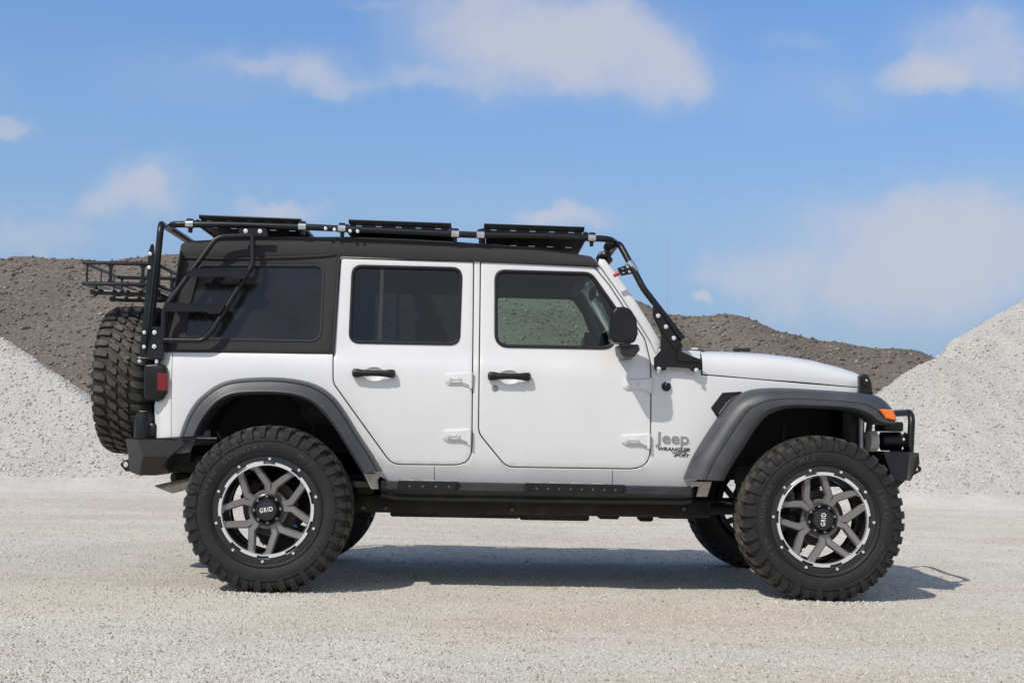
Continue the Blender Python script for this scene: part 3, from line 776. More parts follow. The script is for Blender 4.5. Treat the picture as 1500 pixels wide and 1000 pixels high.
# flares ---------------------------------------------------------------
def flare(name, out, inn, fr, label=None):
    o2 = catmull([Vector(p) for p in out], 3); i2 = catmull([Vector(p) for p in inn], 3)
    rows = []
    for p, q in zip(o2, i2):
        r = []
        for f, Y in fr:
            px, py = p.x*(1-f)+q.x*f, p.y*(1-f)+q.y*f
            if Y is None: v = S(px, py)+Vector((0, .01, 0))
            else: v = W(px, py, Y)
            r.append(v)
        v = W(q.x, q.y, -.10); r.append(Vector((v.x, -.09, v.z))); r.append(Vector((v.x, .10, v.z)))
        rows.append(r)
    mb = MB(); mb.loft(rows)
    for r in (rows[0], rows[-1]):  # end caps
        mb.add(r, [tuple(range(len(r)))]); mb.add(r, [tuple(range(len(r)-1, -1, -1))])
    # groove line is real: a raised bead following the flare
    return mb.build(name, 'plastic', mir=True, angle=38)
rf = flare('wheel_flare', rear_out, rear_in, [(0, None), (.02, -.02), (.10, -.080), (.18, -.100), (.24, -.106), (.265, -.098), (.29, -.109), (.74, -.132), (.80, -.138), (.86, -.139), (.92, -.130), (1, -.120)])
ff = flare('wheel_flare', front_out, front_in, [(0, None), (.02, -.00), (.10, -.045), (.22, -.080), (.42, -.104), (.54, -.110), (.565, -.108), (.595, -.128), (.63, -.136), (.72, -.139), (.86, -.139), (.93, -.128), (1, -.118)])
# marker lamp
mb = MB()
ol = [tuple(q) for q in fillet(px2xzY([(1286, 599), (1306, 600), (1311, 613), (1311, 616), (1296, 613)], -.12), .006)]
mb.prism(ol, -.150, -.10, ch=.006); mb.build('marker_lamp', 'orange', ff, mir=True)
# wheel-well liners
def liner(inn, name, lowz):
    q = catmull([Vector(p) for p in inn], 2); rows = []
    for p in q:
        v = W(p.x, p.y, -.08); rows.append([(v.x, -.08, v.z+.004), (v.x, .10, v.z+.03), (v.x, .50, v.z+.03)])
    mb = MB(); mb.loft(rows)
    pts = [(r[2][0], r[2][2]) for r in rows]
    pts += [(pts[-1][0], lowz), (pts[0][0], lowz)]
    mb.prism(pts, .49, .52)
    mb.build(name, 'matblack', mir=True)
liner(rear_in, 'wheel_liner', .74); liner(front_in, 'wheel_liner', .66)

# beige pinch flanges, fender vent, badges, antenna, mirror --------------
mb = MB()
for pts in ([(532, 693), (560, 693), (553, 702), (555, 716), (544, 716)], [(1011, 705), (1043, 705), (1036, 727), (1020, 727), (1024, 712), (1011, 712)]):
    mb = MB(); mb.prism([tuple(q) for q in px2xzY(pts, .03)], .03, .05, ch=.002); mb.build('sill_flange', 'beige', mir=True)
mb = MB(); vv_ = px2xz([(1041, 597), (1058, 575), (1089, 573), (1068, 589), (1051, 612)])
mb.prism([tuple(q) for q in fillet(vv_, .006)], lambda x, z: ybody(x, z)-.006, lambda x, z: ybody(x, z)+.02, ch=.004)
v2_ = px2xz([(1046, 596), (1060, 578.5), (1078, 577.5), (1064, 588), (1051, 606)])
mb.prism([tuple(q) for q in v2_], lambda x, z: ybody(x, z)-.0072, lambda x, z: ybody(x, z)+.01, mi=1)
mb.tube([S(a_, b_, off=-.009) for a_, b_ in ((1080, 578.5), (1072, 583), (1064, 590.5), (1053, 606))], .0012, mi=2, seg=6)
mb.build('fender_vent', ['black', 'vent', 'spoke'], mir=True)
def badge(text, px, py, size, sx, matn, ext=.002, bold=0., shear=0., mat_ang=-.019, space=1.0, lab=None):
    p = S(px, py); mb = MB(); put_text(mb, text, size, (p.x, ybody(p.x, p.z)-ext-.0004, p.z), ang=mat_ang, sx=sx, extrude=ext, bold=bold, shear=shear, space=space)
    return mb.build('badge', matn, smooth=False)
badge('Jeep', 986, 642, .088, 1.20, 'chrome', .0018, .0009, space=1.0)
badge('WRANGLER', 986.5, 658, .026, 1.28, 'decal', .0006, .0009, .25)
badge('UNLIMITED', 995, 662.8, .017, .98, 'plastic', .0006, .0003, .25)
badge('SPORT', 997.5, 667, .021, 1.32, 'decal', .0006, .0008, .25)
mb = MB(); p = S(976, 566); y = ybody(p.x, p.z)
mb.lathe([(0, -.030), (.010, -.029), (.021, -.020), (.026, -.008), (.027, .002)], 24, 0, (p.x, y, p.z)); an = mb.build('antenna_base', 'black')
mb = MB(); b0 = W(977, 561, y-.026); mb.tube([b0, W(977.5, 480, y-.026), W(978, 345, y-.026)], .0022, seg=6, r2=.0013)
mb.tube([b0, b0+Vector((0, 0, .03))], .004, seg=8); mb.build('antenna_mast', 'antenna', an)
# mirror
mb = MB(); Yc = -.20
o = px2xzY([(894, 458), (900, 451), (913, 450), (923, 455), (931, 468), (933, 490), (929, 501), (915, 504), (898, 503), (892.5, 498)], -.22)
o = [tuple(q) for q in fillet(o, .012, n=3)]
rows = []
for dy, k in ((-.082, -.014), (-.0805, -.0095), (-.076, -.005), (-.066, -.001), (-.05, 0), (.05, 0), (.075, -.004), (.09, -.014)):
    rows.append([(x, -.205+dy, z) for x, z in offset(o, k)])
rows[0:0] = []
n_ = len(o); mb.loft(rows, closed=True)
for r, rv in ((rows[0], False), (rows[-1], True)):
    idx = list(range(n_)); mb.add(r, [tuple(idx if not rv else idx[::-1])])
mir_o = mb.build('side_mirror', 'black', fd, mir=True, angle=60)
mb = MB()
o = [tuple(q) for q in fillet(px2xzY([(905, 505), (934, 505), (936, 513), (928, 523), (913, 525), (907, 518)], -.12), .012, n=3)]
rows = [[(x, y_, z) for x, z in offset(o, k)] for y_, k in ((-.185, -.014), (-.182, -.006), (-.172, -.001), (-.16, 0), (-.05, 0), (.012, .004))]
mb.loft(rows, closed=True, cap=True)
p = W(917, 503, -.2); mb.box((p.x, -.18, p.z), (.05, .06, .03), ch=.008)
mb.build('mirror_arm', 'plastic', fd, mir=True, angle=60)

# A-pillar rack bracket --------------------------------------------------
def plate(mb, pts, Y0, Y1, ch=.003, mi=0, fl=0.0):
    q = px2xzY(pts, Y0)
    if fl: q = [tuple(a) for a in fillet(q, fl, n=3)]
    mb.prism(q, Y0, Y1, ch=ch, mi=mi)
def bolts(mb, pts, Y, r=.012, mi=1):
    for a, b in pts:
        p = W(a, b, Y); mb.disc((p.x, Y, p.z), r, .004, mi, 16, .2); mb.disc((p.x, Y-.004, p.z), r*.62, .007, mi, 6, .15)
mb = MB()
plate(mb, [(957, 440), (974, 466), (1000, 505), (998, 516), (1027, 526), (1027, 541), (1023, 545), (1015, 544), (1008, 539), (977, 537), (975, 542), (961, 543), (958, 537), (958, 524), (968, 512), (968, 488), (956, 462)], -.035, -.027, fl=.006)
plate(mb, [(957, 443), (969, 460), (996, 500), (990, 514), (975, 494), (956, 460)], -.045, -.034)
plate(mb, [(993, 512), (1024, 526), (1024, 531), (990, 529)], -.050, -.034, ch=.006)
bolts(mb, [(965, 540), (1020, 542), (964, 462.5), (975.5, 478.5), (987, 495)], -.046)
mb.build('rack_bracket', ['black', 'steel'], mir=True)

# roof rack ---------------------------------------------------------------
TR = .0185
YR = .10
rack = MB()
# side rail with rear bend running across, front bend running down to the cowl bracket
rail = [W(249, 334, YR+.14), W(252, 328.5, YR), W(330, 329, YR), W(458, 333, YR), W(560, 338, YR), W(690, 344, YR), W(800, 346, YR), W(893, 350, YR), W(903, 357, YR+.15)]
rail = fillet(rail, [0, .07, 0, 0, 0, 0, 0, .09, 0], closed=False, n=6)
mir_pts = lambda P_: [Vector((p[0], 2*MID-p[1], p[2])) for p in P_]
rk = MB(); rk.tube(rail, TR, seg=14); rk.tube(mir_pts(rail), TR, seg=14)
a = rail[0]; rk.tube([a, Vector((a.x, 2*MID-a.y, a.z))], TR, seg=14)
roofrack = rk.build('roof_rack', 'black')
# front hoop
leg = [Vector((W(905, 361, YR).x-.012, MID, W(905, 361, YR).z+.01)), W(905, 361, YR+.12)+Vector((-.01, 0, .012)), W(908, 358, YR), W(926, 391, .04), W(942, 422, .0), W(1000, 497, -.03)]
leg = fillet(leg, [0, .04, .07, .3, .2, 0], closed=False, n=7)
mb = MB(); mb.tube(leg, TR, seg=14); mb.build('front_hoop', 'black', roofrack, mir=True)
# splice collar with lamp tab on the hoop
mb = MB(); a = W(922, 384, .052); b = W(931, 399, .035); mb.tube([a, b], TR+.004, seg=14, mi=0)
plate(mb, [(904, 393), (920, 387), (926, 401), (910, 404)], .02, .026, ch=.001, mi=1)
bolts(mb, [(919, 391), (922, 398)], .018, .008, 0)
for c in ((912, 393.5), (913, 399.5)):
    p = W(*c, .019); mb.box((p.x, .0185, p.z), (.014, .004, .006), 0)
mb.build('splice_collar', ['clamp', 'black'], roofrack, mir=True)
mb = MB(); a = W(899, 404, .03); b = W(907, 400, .03); mb.tube([a, b], .011, seg=12); mb.build('red_plug', 'redplastic', roofrack)
# light bar / cross lamps hung behind the front hoop
mb = MB()
for c, r_, ln in (((893, 360), .030, .05), ((886, 376), .026, .05)):
    for yy_ in (.30, .80, 1.30):
        p = W(*c, .30); mb.box((p.x, yy_, p.z), (.06, .14, .055), ch=.015, rot=Matrix.Rotation(.5, 3, 'Y'))
a = W(905, 363, YR+.1); b = W(889, 386, .30)
mb.tube([Vector((a.x-.04, .3, a.z-.03)), Vector((b.x, .3, b.z-.02))], .010); 
p = W(889, 383, .3); mb.tube([(p.x+.01, .22, p.z), (p.x+.01, 2*MID-.22, p.z)], .016)
mb.build('light_bar', 'black', roofrack)
# three slotted cross trays
def tray(x0, x1, yn0, yn1, slots=True):
    """px extents of near flange"""
    A = W(x0, yn0, YR+.02); B = W(x1, yn1, YR+.02)
    ax = (B-A).normalized(); L = (B-A).length; dn = Vector((0, 0, -1))
    mb = MB()
    Y0 = YR+.01; Y1 = 2*MID-Y0
    # folded near edge lip (upper), stands above the deck
    def P(u, y, h): q = A+ax*(u*L); return Vector((q.x, y, q.z+h))
    prof = [(Y0, -.012), (Y0-.004, -.006), (Y0-.002, -.001), (Y0+.03, 0), (Y0+.12, -.004), (Y0+.13, -.012), (Y0+.10, -.020), (Y0+.005, -.022)]
    mb.loft([[P(u, y, h) for y, h in prof] for u in (0, 1)], closed=True, cap=True)
    prof = [(2*MID-y, h) for y, h in prof][::-1]
    mb.loft([[P(u, y, h) for y, h in prof] for u in (0, 1)], closed=True, cap=True)
    # deck: strips and bridges leave real slots
    zd = -.056; th = .004
    def strip(ya, yb, ua, ub):
        mb.box((A+ax*((ua+ub)/2*L)).xyz*0+Vector(((A.x+ax.x*L*(ua+ub)/2), (ya+yb)/2, A.z+ax.z*L*(ua+ub)/2+zd)), (L*(ub-ua), yb-ya, th), rot=Matrix.Rotation(-math.atan2(ax.z, ax.x), 3, 'Y'))
    ua, ub = (.02, .99)
    rowsY = [YR+.12, YR+.46] if slots else []
    rowsY += [2*MID-y for y in rowsY][::-1]
    cur = Y0+.02
    for ry in rowsY:
        strip(cur, ry-.020, ua, ub)
        n = 5; pw = (ub-ua)/n
        for k in range(n):
            strip(ry-.020, ry+.020, ua+pw*k, ua+pw*k+pw*.33); strip(ry-.020, ry+.020, ua+pw*k+pw*.67, ua+pw*(k+1))
        cur = ry+.020
    strip(cur, Y1-.02, ua, ub)
    # near & far upstands with half slots
    for s_, yy_ in ((-1, Y0+.03), (1, Y1-.03)):
        for k in range(5):
            pw = .97/5; u0 = .01+pw*k
            for (ua_, ub_, h0, h1) in ((u0, u0+pw, -.056, -.034), (u0, u0+pw*.3, -.034, -.012), (u0+pw*.6, u0+pw, -.034, -.012)):
                c = A+ax*(L*(ua_+ub_)/2); mb.box((c.x, yy_, c.z+(h0+h1)/2), (L*(ub_-ua_), .003, abs(h1-h0)), rot=Matrix.Rotation(-math.atan2(ax.z, ax.x), 3, 'Y'))
    # end channels
    for u in (-.012, 1.012):
        q = A+ax*(u*L); mb.tube([(q.x, Y0+.0, q.z-.045), (q.x, Y1, q.z-.045)], .017, seg=10)
    t_ = mb.build('cross_tray', 'black', roofrack, angle=35)
    # clamps over the rail
    return t_
for (x0, x1, y0_, y1_) in ((292, 441, 314.5, 320.5), (511, 661, 321.5, 327), (709, 856, 327.5, 332.5)):
    tray(x0, x1, y0_, y1_)
railY = lambda px: np.interp(px, [252, 330, 458, 560, 690, 800, 893], [328.5, 329, 333, 338, 344, 346, 350])
for k, px in enumerate((278, 443, 501, 667, 704, 867)):
    mb = MB(); a = W(px-5.5, railY(px-5.5)-.3, YR); b = W(px+5.5, railY(px+5.5)-.3, YR)
    mb.tube([a, b], TR+.005, seg=16, mi=0)
    c = (a+b)/2; mb.box((c.x, YR+.015, c.z+.022), (.040, .05, .020), 1, ch=.006)
    mb.box((c.x, YR+.02, c.z-.030), (.02, .03, .03), 1, ch=.003); mb.build('rail_clamp', ['clamp', 'black'], roofrack, mir=True)
for q in ((477, 335), (490, 336.5), (513, 338.5), (524, 339)):
    mb = MB(); bolts(mb, [q], YR-.019, .0095, 0); mb.build('rail_bolt', 'steel', roofrack, mir=True)

# rear uprights and side ladder ---------------------------------------------
mb = MB()
post = fillet([W(241, 331, .5), W(236, 328, YR-.02), W(221, 478, .04), W(216, 526, .03)], [0, .08, .3, 0], closed=False, n=6)
mb.tube(post, TR, seg=14); a = post[0]; mb.tube([a, Vector((a.x, MID+.01, a.z))], TR, seg=14)
ph = mb.build('rear_upright', 'black', roofrack, mir=True)
mb = MB()
plate(mb, [(223.5, 357), (225.5, 360), (226, 372), (216, 470), (213, 524), (203, 524), (214, 420), (217, 370), (221, 358)], .00, .008, ch=.002)
plate(mb, [(223, 478), (237, 478), (240, 474), (240, 523), (233, 527), (212, 524), (220, 500)], -.01, -.003, ch=.002, fl=.004)
bolts(mb, [(220, 372), (218.5, 392), (211.5, 487), (211, 508)], -.002, .010); bolts(mb, [(226.5, 487), (226, 507.5)], -.012, .012)
p = W(222, 526, .05); mb.box((p.x, .05, p.z), (.13, .12, .012), ch=.003)
for q in ((204.5, 526), (229.5, 527)): p = W(*q, .0); mb.tube([(p.x, .0, p.z+.012), (p.x, .0, p.z-.018)], .010, mi=1, seg=6)
mb.build('upright_bracket', ['black', 'steel'], ph, mir=True)
# ladder (passenger side only)
YL = -.02
mb = MB(); TL = .0155
l1 = fillet([W(368, 345, .06), W(318, 347, .04), W(246, 444, YL), W(240, 458, YL), W(239, 497, YL)], [0, .09, .06, .04, 0], closed=False, n=6)
l2 = fillet([W(370, 345, .06), W(370, 388, .03), W(311, 484, YL), W(297, 499, YL), W(239, 498, YL)], [0, .09, .08, .06, 0], closed=False, n=6)
mb.tube(l1, TL); mb.tube(l2, TL); lad = mb.build('ladder', 'black', roofrack)
for (xa, xb, ya, yb, lx) in ((282, 366, 393, 395.5, 271), (247, 330, 444, 446.5, 240)):
    mb = MB()
    plate(mb, [(xa, ya), (xb, yb), (xb-8, yb+13), (xb-24, yb+13), (xb-30, yb+10), (xa-10, ya+12), (xa-10, ya+8)], YL-.012, YL-.008, ch=0)
    A = W(xa, ya, YL-.01); B = W(xb, yb, YL-.01); n = 6; ax = B-A
    for k in range(n):
        for (u0, u1) in ((k/n, (k+.86)/n),):
            c = A+ax*((u0+u1)/2); mb.box((c.x, YL+.03, c.z+.002), (ax.length*(u1-u0), .075, .004))
    for yy_ in (YL-.008, YL+.07): c = (A+B)/2; mb.box((c.x, yy_, c.z), (ax.length, .012, .006), rot=Matrix.Rotation(-math.atan2(ax.z, ax.x), 3, 'Y'))
    mb.build('step', 'black', lad, angle=30)
mb = MB(); plate(mb, [(349, 336), (350, 334), (389, 334), (392, 338), (392, 346), (388, 347), (377, 346), (368, 349), (350, 346)], .055, .063, fl=.004)
bolts(mb, [(360, 338.5), (381, 339)], .054, .012); mb.build('ladder_bracket', ['black', 'steel'], lad)

# cargo basket over the spare ------------------------------------------------
YA, YB = .42, 1.15
mb = MB()
A = W(122, 384.5, YA); B = W(229, 389, YA); C_ = W(121, 415, YA); D = W(229, 419, YA)
def ring(z, r_, x0, x1):
    P_ = fillet([(x0, YA, z), (x1, YA, z), (x1, YB, z), (x0, YB, z)], .02, n=3); P_ = [Vector(p) for p in P_]
    mb.tube(P_+[P_[0], P_[1]], r_, seg=8)
ring(A.z, .0115, A.x, B.x); ring(C_.z, .0115, C_.x, D.x)
for f in (.06, .38, .82):
    x = A.x+(B.x-A.x)*f
    for yy_ in (YA, YB):
        mb.prism([(x-.006, C_.z), (x+.006, C_.z), (x+.006, A.z), (x-.006, A.z)] if f < .1 else [(x-.022, C_.z), (x+.022, C_.z), (x+.010, C_.z+.03), (x+.010, A.z-.03), (x+.024, A.z), (x-.024, A.z), (x-.010, A.z-.03), (x-.010, C_.z+.03)], yy_-.003, yy_+.003)
for f in (.12, .5, .88):
    y = YA+(YB-YA)*f
    for x in (A.x, B.x): mb.box((x, y, (A.z+C_.z)/2), (.005, .014, A.z-C_.z))
for f in (.18, .36, .54, .72, .9):
    x = C_.x+(D.x-C_.x)*f; mb.box((x, (YA+YB)/2, C_.z-.006), (.022, YB-YA, .006))
bk = mb.build('cargo_basket', 'black', angle=35)
mb = MB()
for (x0, y0_, x1, Y) in ((133, 428, 235, .50), (133, 428, 235, .95), (161, 438, 240, .72)):
    a = W(x0, y0_, Y); b = W(x1, y0_+2, Y); mb.box(((a.x+b.x)/2, Y, a.z), (b.x-a.x, .035, .03), ch=.006)
    mb.tube([(a.x+.03, Y, a.z), (a.x+.03, Y, C_.z-.005)], .008, seg=6)
a = W(232, 425, .72); mb.tube(fillet([(a.x-.02, .72, a.z-.03), (a.x+.06, .72, a.z-.05), (a.x+.06, .72, a.z-.45)], [0, .06, 0], closed=False), .02)
plate(mb, [(131, 423), (148, 427), (138, 435)], .48, .50)
mb.build('basket_mount', 'black', bk)

# lamps, bumpers, exhaust -------------------------------------------------------
mb = MB()
o = [tuple(q) for q in fillet(px2xzY([(212, 533), (232, 532), (244, 536), (245, 575), (238, 585), (228, 588), (214, 585), (211, 578)], .0), .02, n=4)]
rows = [[(x, y_, z) for x, z in offset(o, k)] for y_, k in ((-.022, -.016), (-.018, -.006), (-.006, 0), (.16, 0))]
mb.loft(rows, closed=True, cap=True); tl = mb.build('tail_lamp', 'black', mir=True, angle=50)
mb = MB(); o = [tuple(q) for q in fillet(px2xzY([(230.5, 546), (243, 546.5), (244.5, 548), (244, 571), (242, 573), (230.5, 571)], -.02), .005)]
mb.prism(o, -.028, .05, ch=.004); mb.build('lens', 'red', tl, mir=True)
# rear bumper
def hexa(mb, secs, mi=0):  # loft of equal-length outlines given as 3D points
    mb.loft(secs, mi, closed=True, cap=True)
mb = MB()
T = [(182, 641.5), (203, 644), (276, 645.5), (249, 668), (228, 696), (204, 696), (188, 684)]
A_ = lambda px, py, Y: W(px, py, Y)
def bumper_pts(pts, Y): return [W(a, b, Y) for a, b in pts]
# side face (three planar facets) then lateral extrusion behind it
s0 = bumper_pts([(203, 644), (276, 645), (249, 668), (209.5, 668)], -.02)
s1 = bumper_pts([(209.5, 668), (249, 668), (228, 696), (204, 696)], -.02)
s1[2] = W(228, 696, .05); s1[3] = W(204, 696, .05)
zt = s0[0].z; zb = s1[3].z
cor = [W(184, 642, .14), W(188, 668, .14), W(189, 690, .14)]
mb.add(s0, [(0, 3, 2, 1)]); mb.add(s1, [(0, 3, 2, 1)])
mb.add([s0[0], cor[0], cor[1], s0[3]], [(0, 1, 2, 3)]); mb.add([s0[3], cor[1], cor[2], s1[3]], [(0, 1, 2, 3)])
far = lambda v: Vector((v.x, 2*MID-v.y, v.z))
mb.add([cor[0], far(cor[0]), far(cor[1]), cor[1]], [(0, 1, 2, 3)]); mb.add([cor[1], far(cor[1]), far(cor[2]), cor[2]], [(0, 1, 2, 3)])
top_ = [s0[0], s0[1], Vector((s0[1].x, MID, s0[1].z)), Vector((cor[0].x, MID, cor[0].z)), cor[0]]; mb.add(top_, [(0, 1, 2, 3, 4)])
bot_ = [s1[3], s1[2], Vector((s1[2].x, MID, s1[2].z)), Vector((cor[2].x, MID, cor[2].z)), cor[2]]; mb.add(bot_, [(4, 3, 2, 1, 0)])
mb.add([s0[1], s0[2], Vector((s0[2].x, MID, s0[2].z)), Vector((s0[1].x, MID, s0[1].z))], [(0, 1, 2, 3)])
mb.add([s1[1], s1[2], Vector((s1[2].x, MID, s1[2].z)), Vector((s1[1].x, MID, s1[1].z))], [(0, 1, 2, 3)])
rb = mb.build('rear_bumper', 'bumper', mir=True, smooth=False)
mb = MB(); plate(mb, [(262, 641), (288, 640), (279, 662), (266, 664), (258, 664)], -.005, .0, ch=.001); mb.build('bumper_gusset', 'plastic', rb, mir=True)
def shackle(mb, pts, hole, Y, r_):
    q = [tuple(a) for a in fillet(px2xzY(pts, Y), .01, n=4)]
    h = W(*hole, Y); hl_ = [(h.x+r_*math.cos(a), h.z+r_*math.sin(a)) for a in (2*PI*k/14 for k in range(14))]
    panel(mb, q, [hl_], yf=lambda x, z: Y, t=.02, ch=.001, grid=.5, seg=.02)
    panel(mb, q, [hl_], yf=lambda x, z: Y+.02, t=.0, ch=0, grid=.5, seg=.02)
mb = MB(); shackle(mb, [(190, 672), (181, 674), (175.5, 680), (184, 690), (192, 690)], (183, 680), .28, .017); mb.build('tow_tab', 'black', rb, mir=True)
mb = MB(); p = W(207, 641, .03); r_ = .047
mb.lathe([(0, .145), (r_*.55, .145), (r_*.8, .138), (r_*.85, .12), (r_, .10), (r_, .0)], 24, 0, (p.x, .06, p.z), axis='Z'); mb.lathe([(0, .149), (r_*.5, .149), (r_*.5, .144)], 20, 1, (p.x, .06, p.z), axis='Z')
mb.box((p.x+.055, .06, p.z+.04), (.04, .05, .08), ch=.006)
mb.build('bumper_post', ['black', 'exhaust'], rb, mir=True)
mb = MB(); a = W(240, 716.5, .22); b = W(300, 702, .22); ax = (b-a).normalized(); up = Vector((-ax.z, 0, ax.x)); sd = Vector((0, 1, 0)); R_ = .034
rows = []
for t_, k in ((0, 1), (.10, 1), (.101, .93), (.28, .93)):
    sl = .045 if t_ == 0 else 0
    rows.append([a+ax*(t_-sl*math.cos(q))+R_*k*(math.cos(q)*up+math.sin(q)*sd) for q in (2*PI*i/24 for i in range(24))])
mb.loft(rows, closed=True); rows2 = [[a+ax*(t_-.045*math.cos(q)*(1 if t_ == 0 else 0))+R_*.9*(math.cos(q)*up+math.sin(q)*sd) for q in (2*PI*i/24 for i in range(24))] for t_ in (0, .12)]
mb.loft([rows[0], rows2[0]], closed=True); mb.loft(rows2[::-1], 1, closed=True); mb.build('exhaust_tip', ['exhaust', 'matblack'])

# front bumper
mb = MB(); Yb = .12
q0 = [W(1294, 661.5, Yb), W(1333, 662, Yb), W(1328, 702, Yb), W(1308, 702, Yb)]
q1 = [W(1346, 663, Yb+.12), W(1347, 678, Yb+.12), W(1334, 704, Yb+.12)]
mb.add(q0, [(0, 3, 2, 1)])
mb.add([q0[1], q1[0], q1[1], q1[2], q0[2]], [(4, 3, 2, 1, 0)])
for a, b in ((q1[0], q1[1]), (q1[1], q1[2])): mb.add([a, b, far(b), far(a)], [(0, 1, 2, 3)])
mb.add([q0[0], q0[1], q1[0], far(q1[0]), far(q0[1]), far(q0[0])], [(0, 1, 2, 3, 4, 5)])
mb.add([q0[3], q0[2], q1[2], far(q1[2]), far(q0[2]), far(q0[3])], [(5, 4, 3, 2, 1, 0)])
mb.add([far(p) for p in q0], [(0, 1, 2, 3)]); mb.add([far(p) for p in (q0[1], q1[0], q1[1], q1[2], q0[2])], [(0, 1, 2, 3, 4)])
mb.add([q0[0], q0[3], far(q0[3]), far(q0[0])], [(0, 1, 2, 3)])
plate(mb, [(1300, 700), (1328, 702), (1312, 717), (1303, 712)], .30, .33); mb.prism(px2xzY([(1300, 700), (1328, 702), (1312, 717), (1303, 712)], .30), 1.27, 1.30, ch=.003)
fb = mb.build('front_bumper', 'bumper', smooth=False)
mb = MB(); h0 = W(1333, 664, .36); h1 = W(1336, 604, .40)
hp = [h0, h1, Vector((h1.x, 2*MID-.40, h1.z)), Vector((h0.x, 2*MID-.36, h0.z))]
mb.tube(fillet(hp, [0, .09, .09, 0], closed=False, n=8), .021, seg=14); mb.build('guard_hoop', 'black', fb, angle=60)
mb = MB(); shackle(mb, [(1338, 681), (1344, 680), (1350, 685), (1349, 690), (1336, 697)], (1344, 687), .42, .010); mb.build('tow_tab', 'black', fb, mir=True)
# winch plate with lightening holes
mb = MB(); Yp = .40
q = px2xzY([(1302, 662), (1326, 632), (1330, 636), (1330, 662)], Yp)
hs = []
for c, rr in (((1324, 643), .009), ((1318, 650), .009), ((1322, 656), .008), ((1313, 657), .008)):
    p = W(*c, Yp); hs.append([(p.x+rr*math.cos(a), p.z+rr*math.sin(a)) for a in (2*PI*k/10 for k in range(10))])
panel(mb, q, hs, yf=lambda x, z: Yp, t=.006, ch=0, grid=1, seg=.02); mb.build('winch_plate', 'black', fb, mir=True)
mb = MB(); a = W(1291, 646, .3); b = W(1318, 646, .3); mb.tube([a, b], .055, seg=20); mb.box((a.x+.05, .32, a.z+.085), (.11, .2, .055), ch=.008)
mb.box((a.x+.03, MID, a.z), (.10, .9, .06), ch=.01)
mb.build('winch', 'black', fb)
mb = MB(); a = W(1278, 646, .12); b = W(1289, 646, .12)
mb.lathe([(0, -.006), (.045, -.006), (.058, .002), (.060, .04), (.05, .05)], 24, 0, (a.x, .2, a.z), axis='X'); mb.build('fog_lamp_housing', 'beige', fb, mir=True)

# rocker steps / sliders, chassis -------------------------------------------------
mb = MB(); ys0, ys1 = -.06, .10
prof = lambda px, top_, bot_: [W(px, top_, .05), W(px, top_+1, -.03), W(px, top_+2.5, -.045), W(px, top_+12, -.052), W(px, top_+15, -.040), W(px, bot_-8, -.015), W(px, bot_-5, -.022), W(px, bot_-2, -.016), W(px, bot_, .002), W(px, bot_, .10)]
rows = [prof(px, t_, b_) for px, t_, b_ in ((558, 703, 728), (575, 704, 732), (600, 704.5, 733), (700, 706, 735), (900, 710, 738), (1000, 712, 739), (1013, 713, 737))]
mb.loft(rows); mb.add(rows[0], [tuple(range(10))]); mb.add(rows[-1], [tuple(range(9, -1, -1))])
sl = mb.build('rock_slider', 'slider', mir=True, angle=25)
for (xa, xb, nd) in ((582, 672, 4), (768, 916, 8)):
    mb = MB(); ya = 703.5+(xa-582)*.019; yb = 703.5+(xb-582)*.019
    plate(mb, [(xa+2, ya), (xb, yb), (xb-5, yb+13), (xa, ya+14)], -.066, -.040, ch=.003)
    for k in range(nd):
        x = xa+18+(xb-xa-32)*k/(nd-1); y = ya+8+(x-xa)*.019; p = W(x, y, -.067); mb.disc((p.x, -.0655, p.z), .006, .003, 1)
    # tread teeth
    k = 0; x = xa+16
    while x < xb-10:
        p = W(x, ya-.8+(x-xa)*.019, -.05); mb.box((p.x, -.05, p.z), (.07, .03, .006), 2, ch=.002); x += 31
    mb.build('step_plate', ['black', 'dullbolt', 'exhaust'], sl, mir=True, angle=30)
mb = MB(); 
def zpx(py, Y=.3, px=800): return W(px, py, Y).z
X = lambda px, Y=.3: W(px, 740, Y).x
mb.box(((X(505)+X(1040))/2, .30, zpx(741)), (X(1040)-X(505), .09, .10), ch=.01)
mb.box(((X(505)+X(1040))/2, 1.30, zpx(741)), (X(1040)-X(505), .09, .10), ch=.01)
mb.box((X(310), .30, zpx(688)), (.50, .09, .10), ch=.01); mb.box((X(310), 1.30, zpx(688)), (.50, .09, .10), ch=.01)
mb.box((X(1200), .36, zpx(690)), (.95, .09, .12), ch=.01); mb.box((X(1200), 1.24, zpx(690)), (.95, .09, .12), ch=.01)
bx = lambda x0, x1, y0_, y1_, Y, dY: mb.box(((X(x0, Y)+X(x1, Y))/2, Y, (zpx(y0_, Y)+zpx(y1_, Y))/2), (X(x1, Y)-X(x0, Y), dY, abs(zpx(y0_, Y)-zpx(y1_, Y))), ch=.01)
bx(575, 760, 730, 757, .62, .40); bx(640, 700, 735, 757.5, .35, .12); bx(760, 860, 730, 759, .62, .36); bx(745, 762, 735, 754, .4, .1); bx(875, 905, 740, 757, .6, .2)
bx(935, 955, 740, 760, .75, .14); bx(960, 1010, 730, 754, .7, .3); bx(520, 548, 700, 742, .3, .06); bx(505, 560, 742, 753, .3, .06); bx(990, 1030, 735, 752, .3, .07)
for Y in (.36, 1.24):
    mb.tube([(X(545), Y, zpx(742)), (zr.x+.05, Y-.03, ZW)], .028); mb.tube([(X(1010), Y, zpx(744)), (zf_.x-.05, Y, ZW+.02)], .028)
mb.tube([(X(880, .6), .65, zpx(750, .6)), (zf_.x-.05, 1.05, ZW+.02)], .022); mb.tube([(X(860, .6), .8, zpx(748, .6)), (zr.x+.1, .8, ZW+.02)], .028)
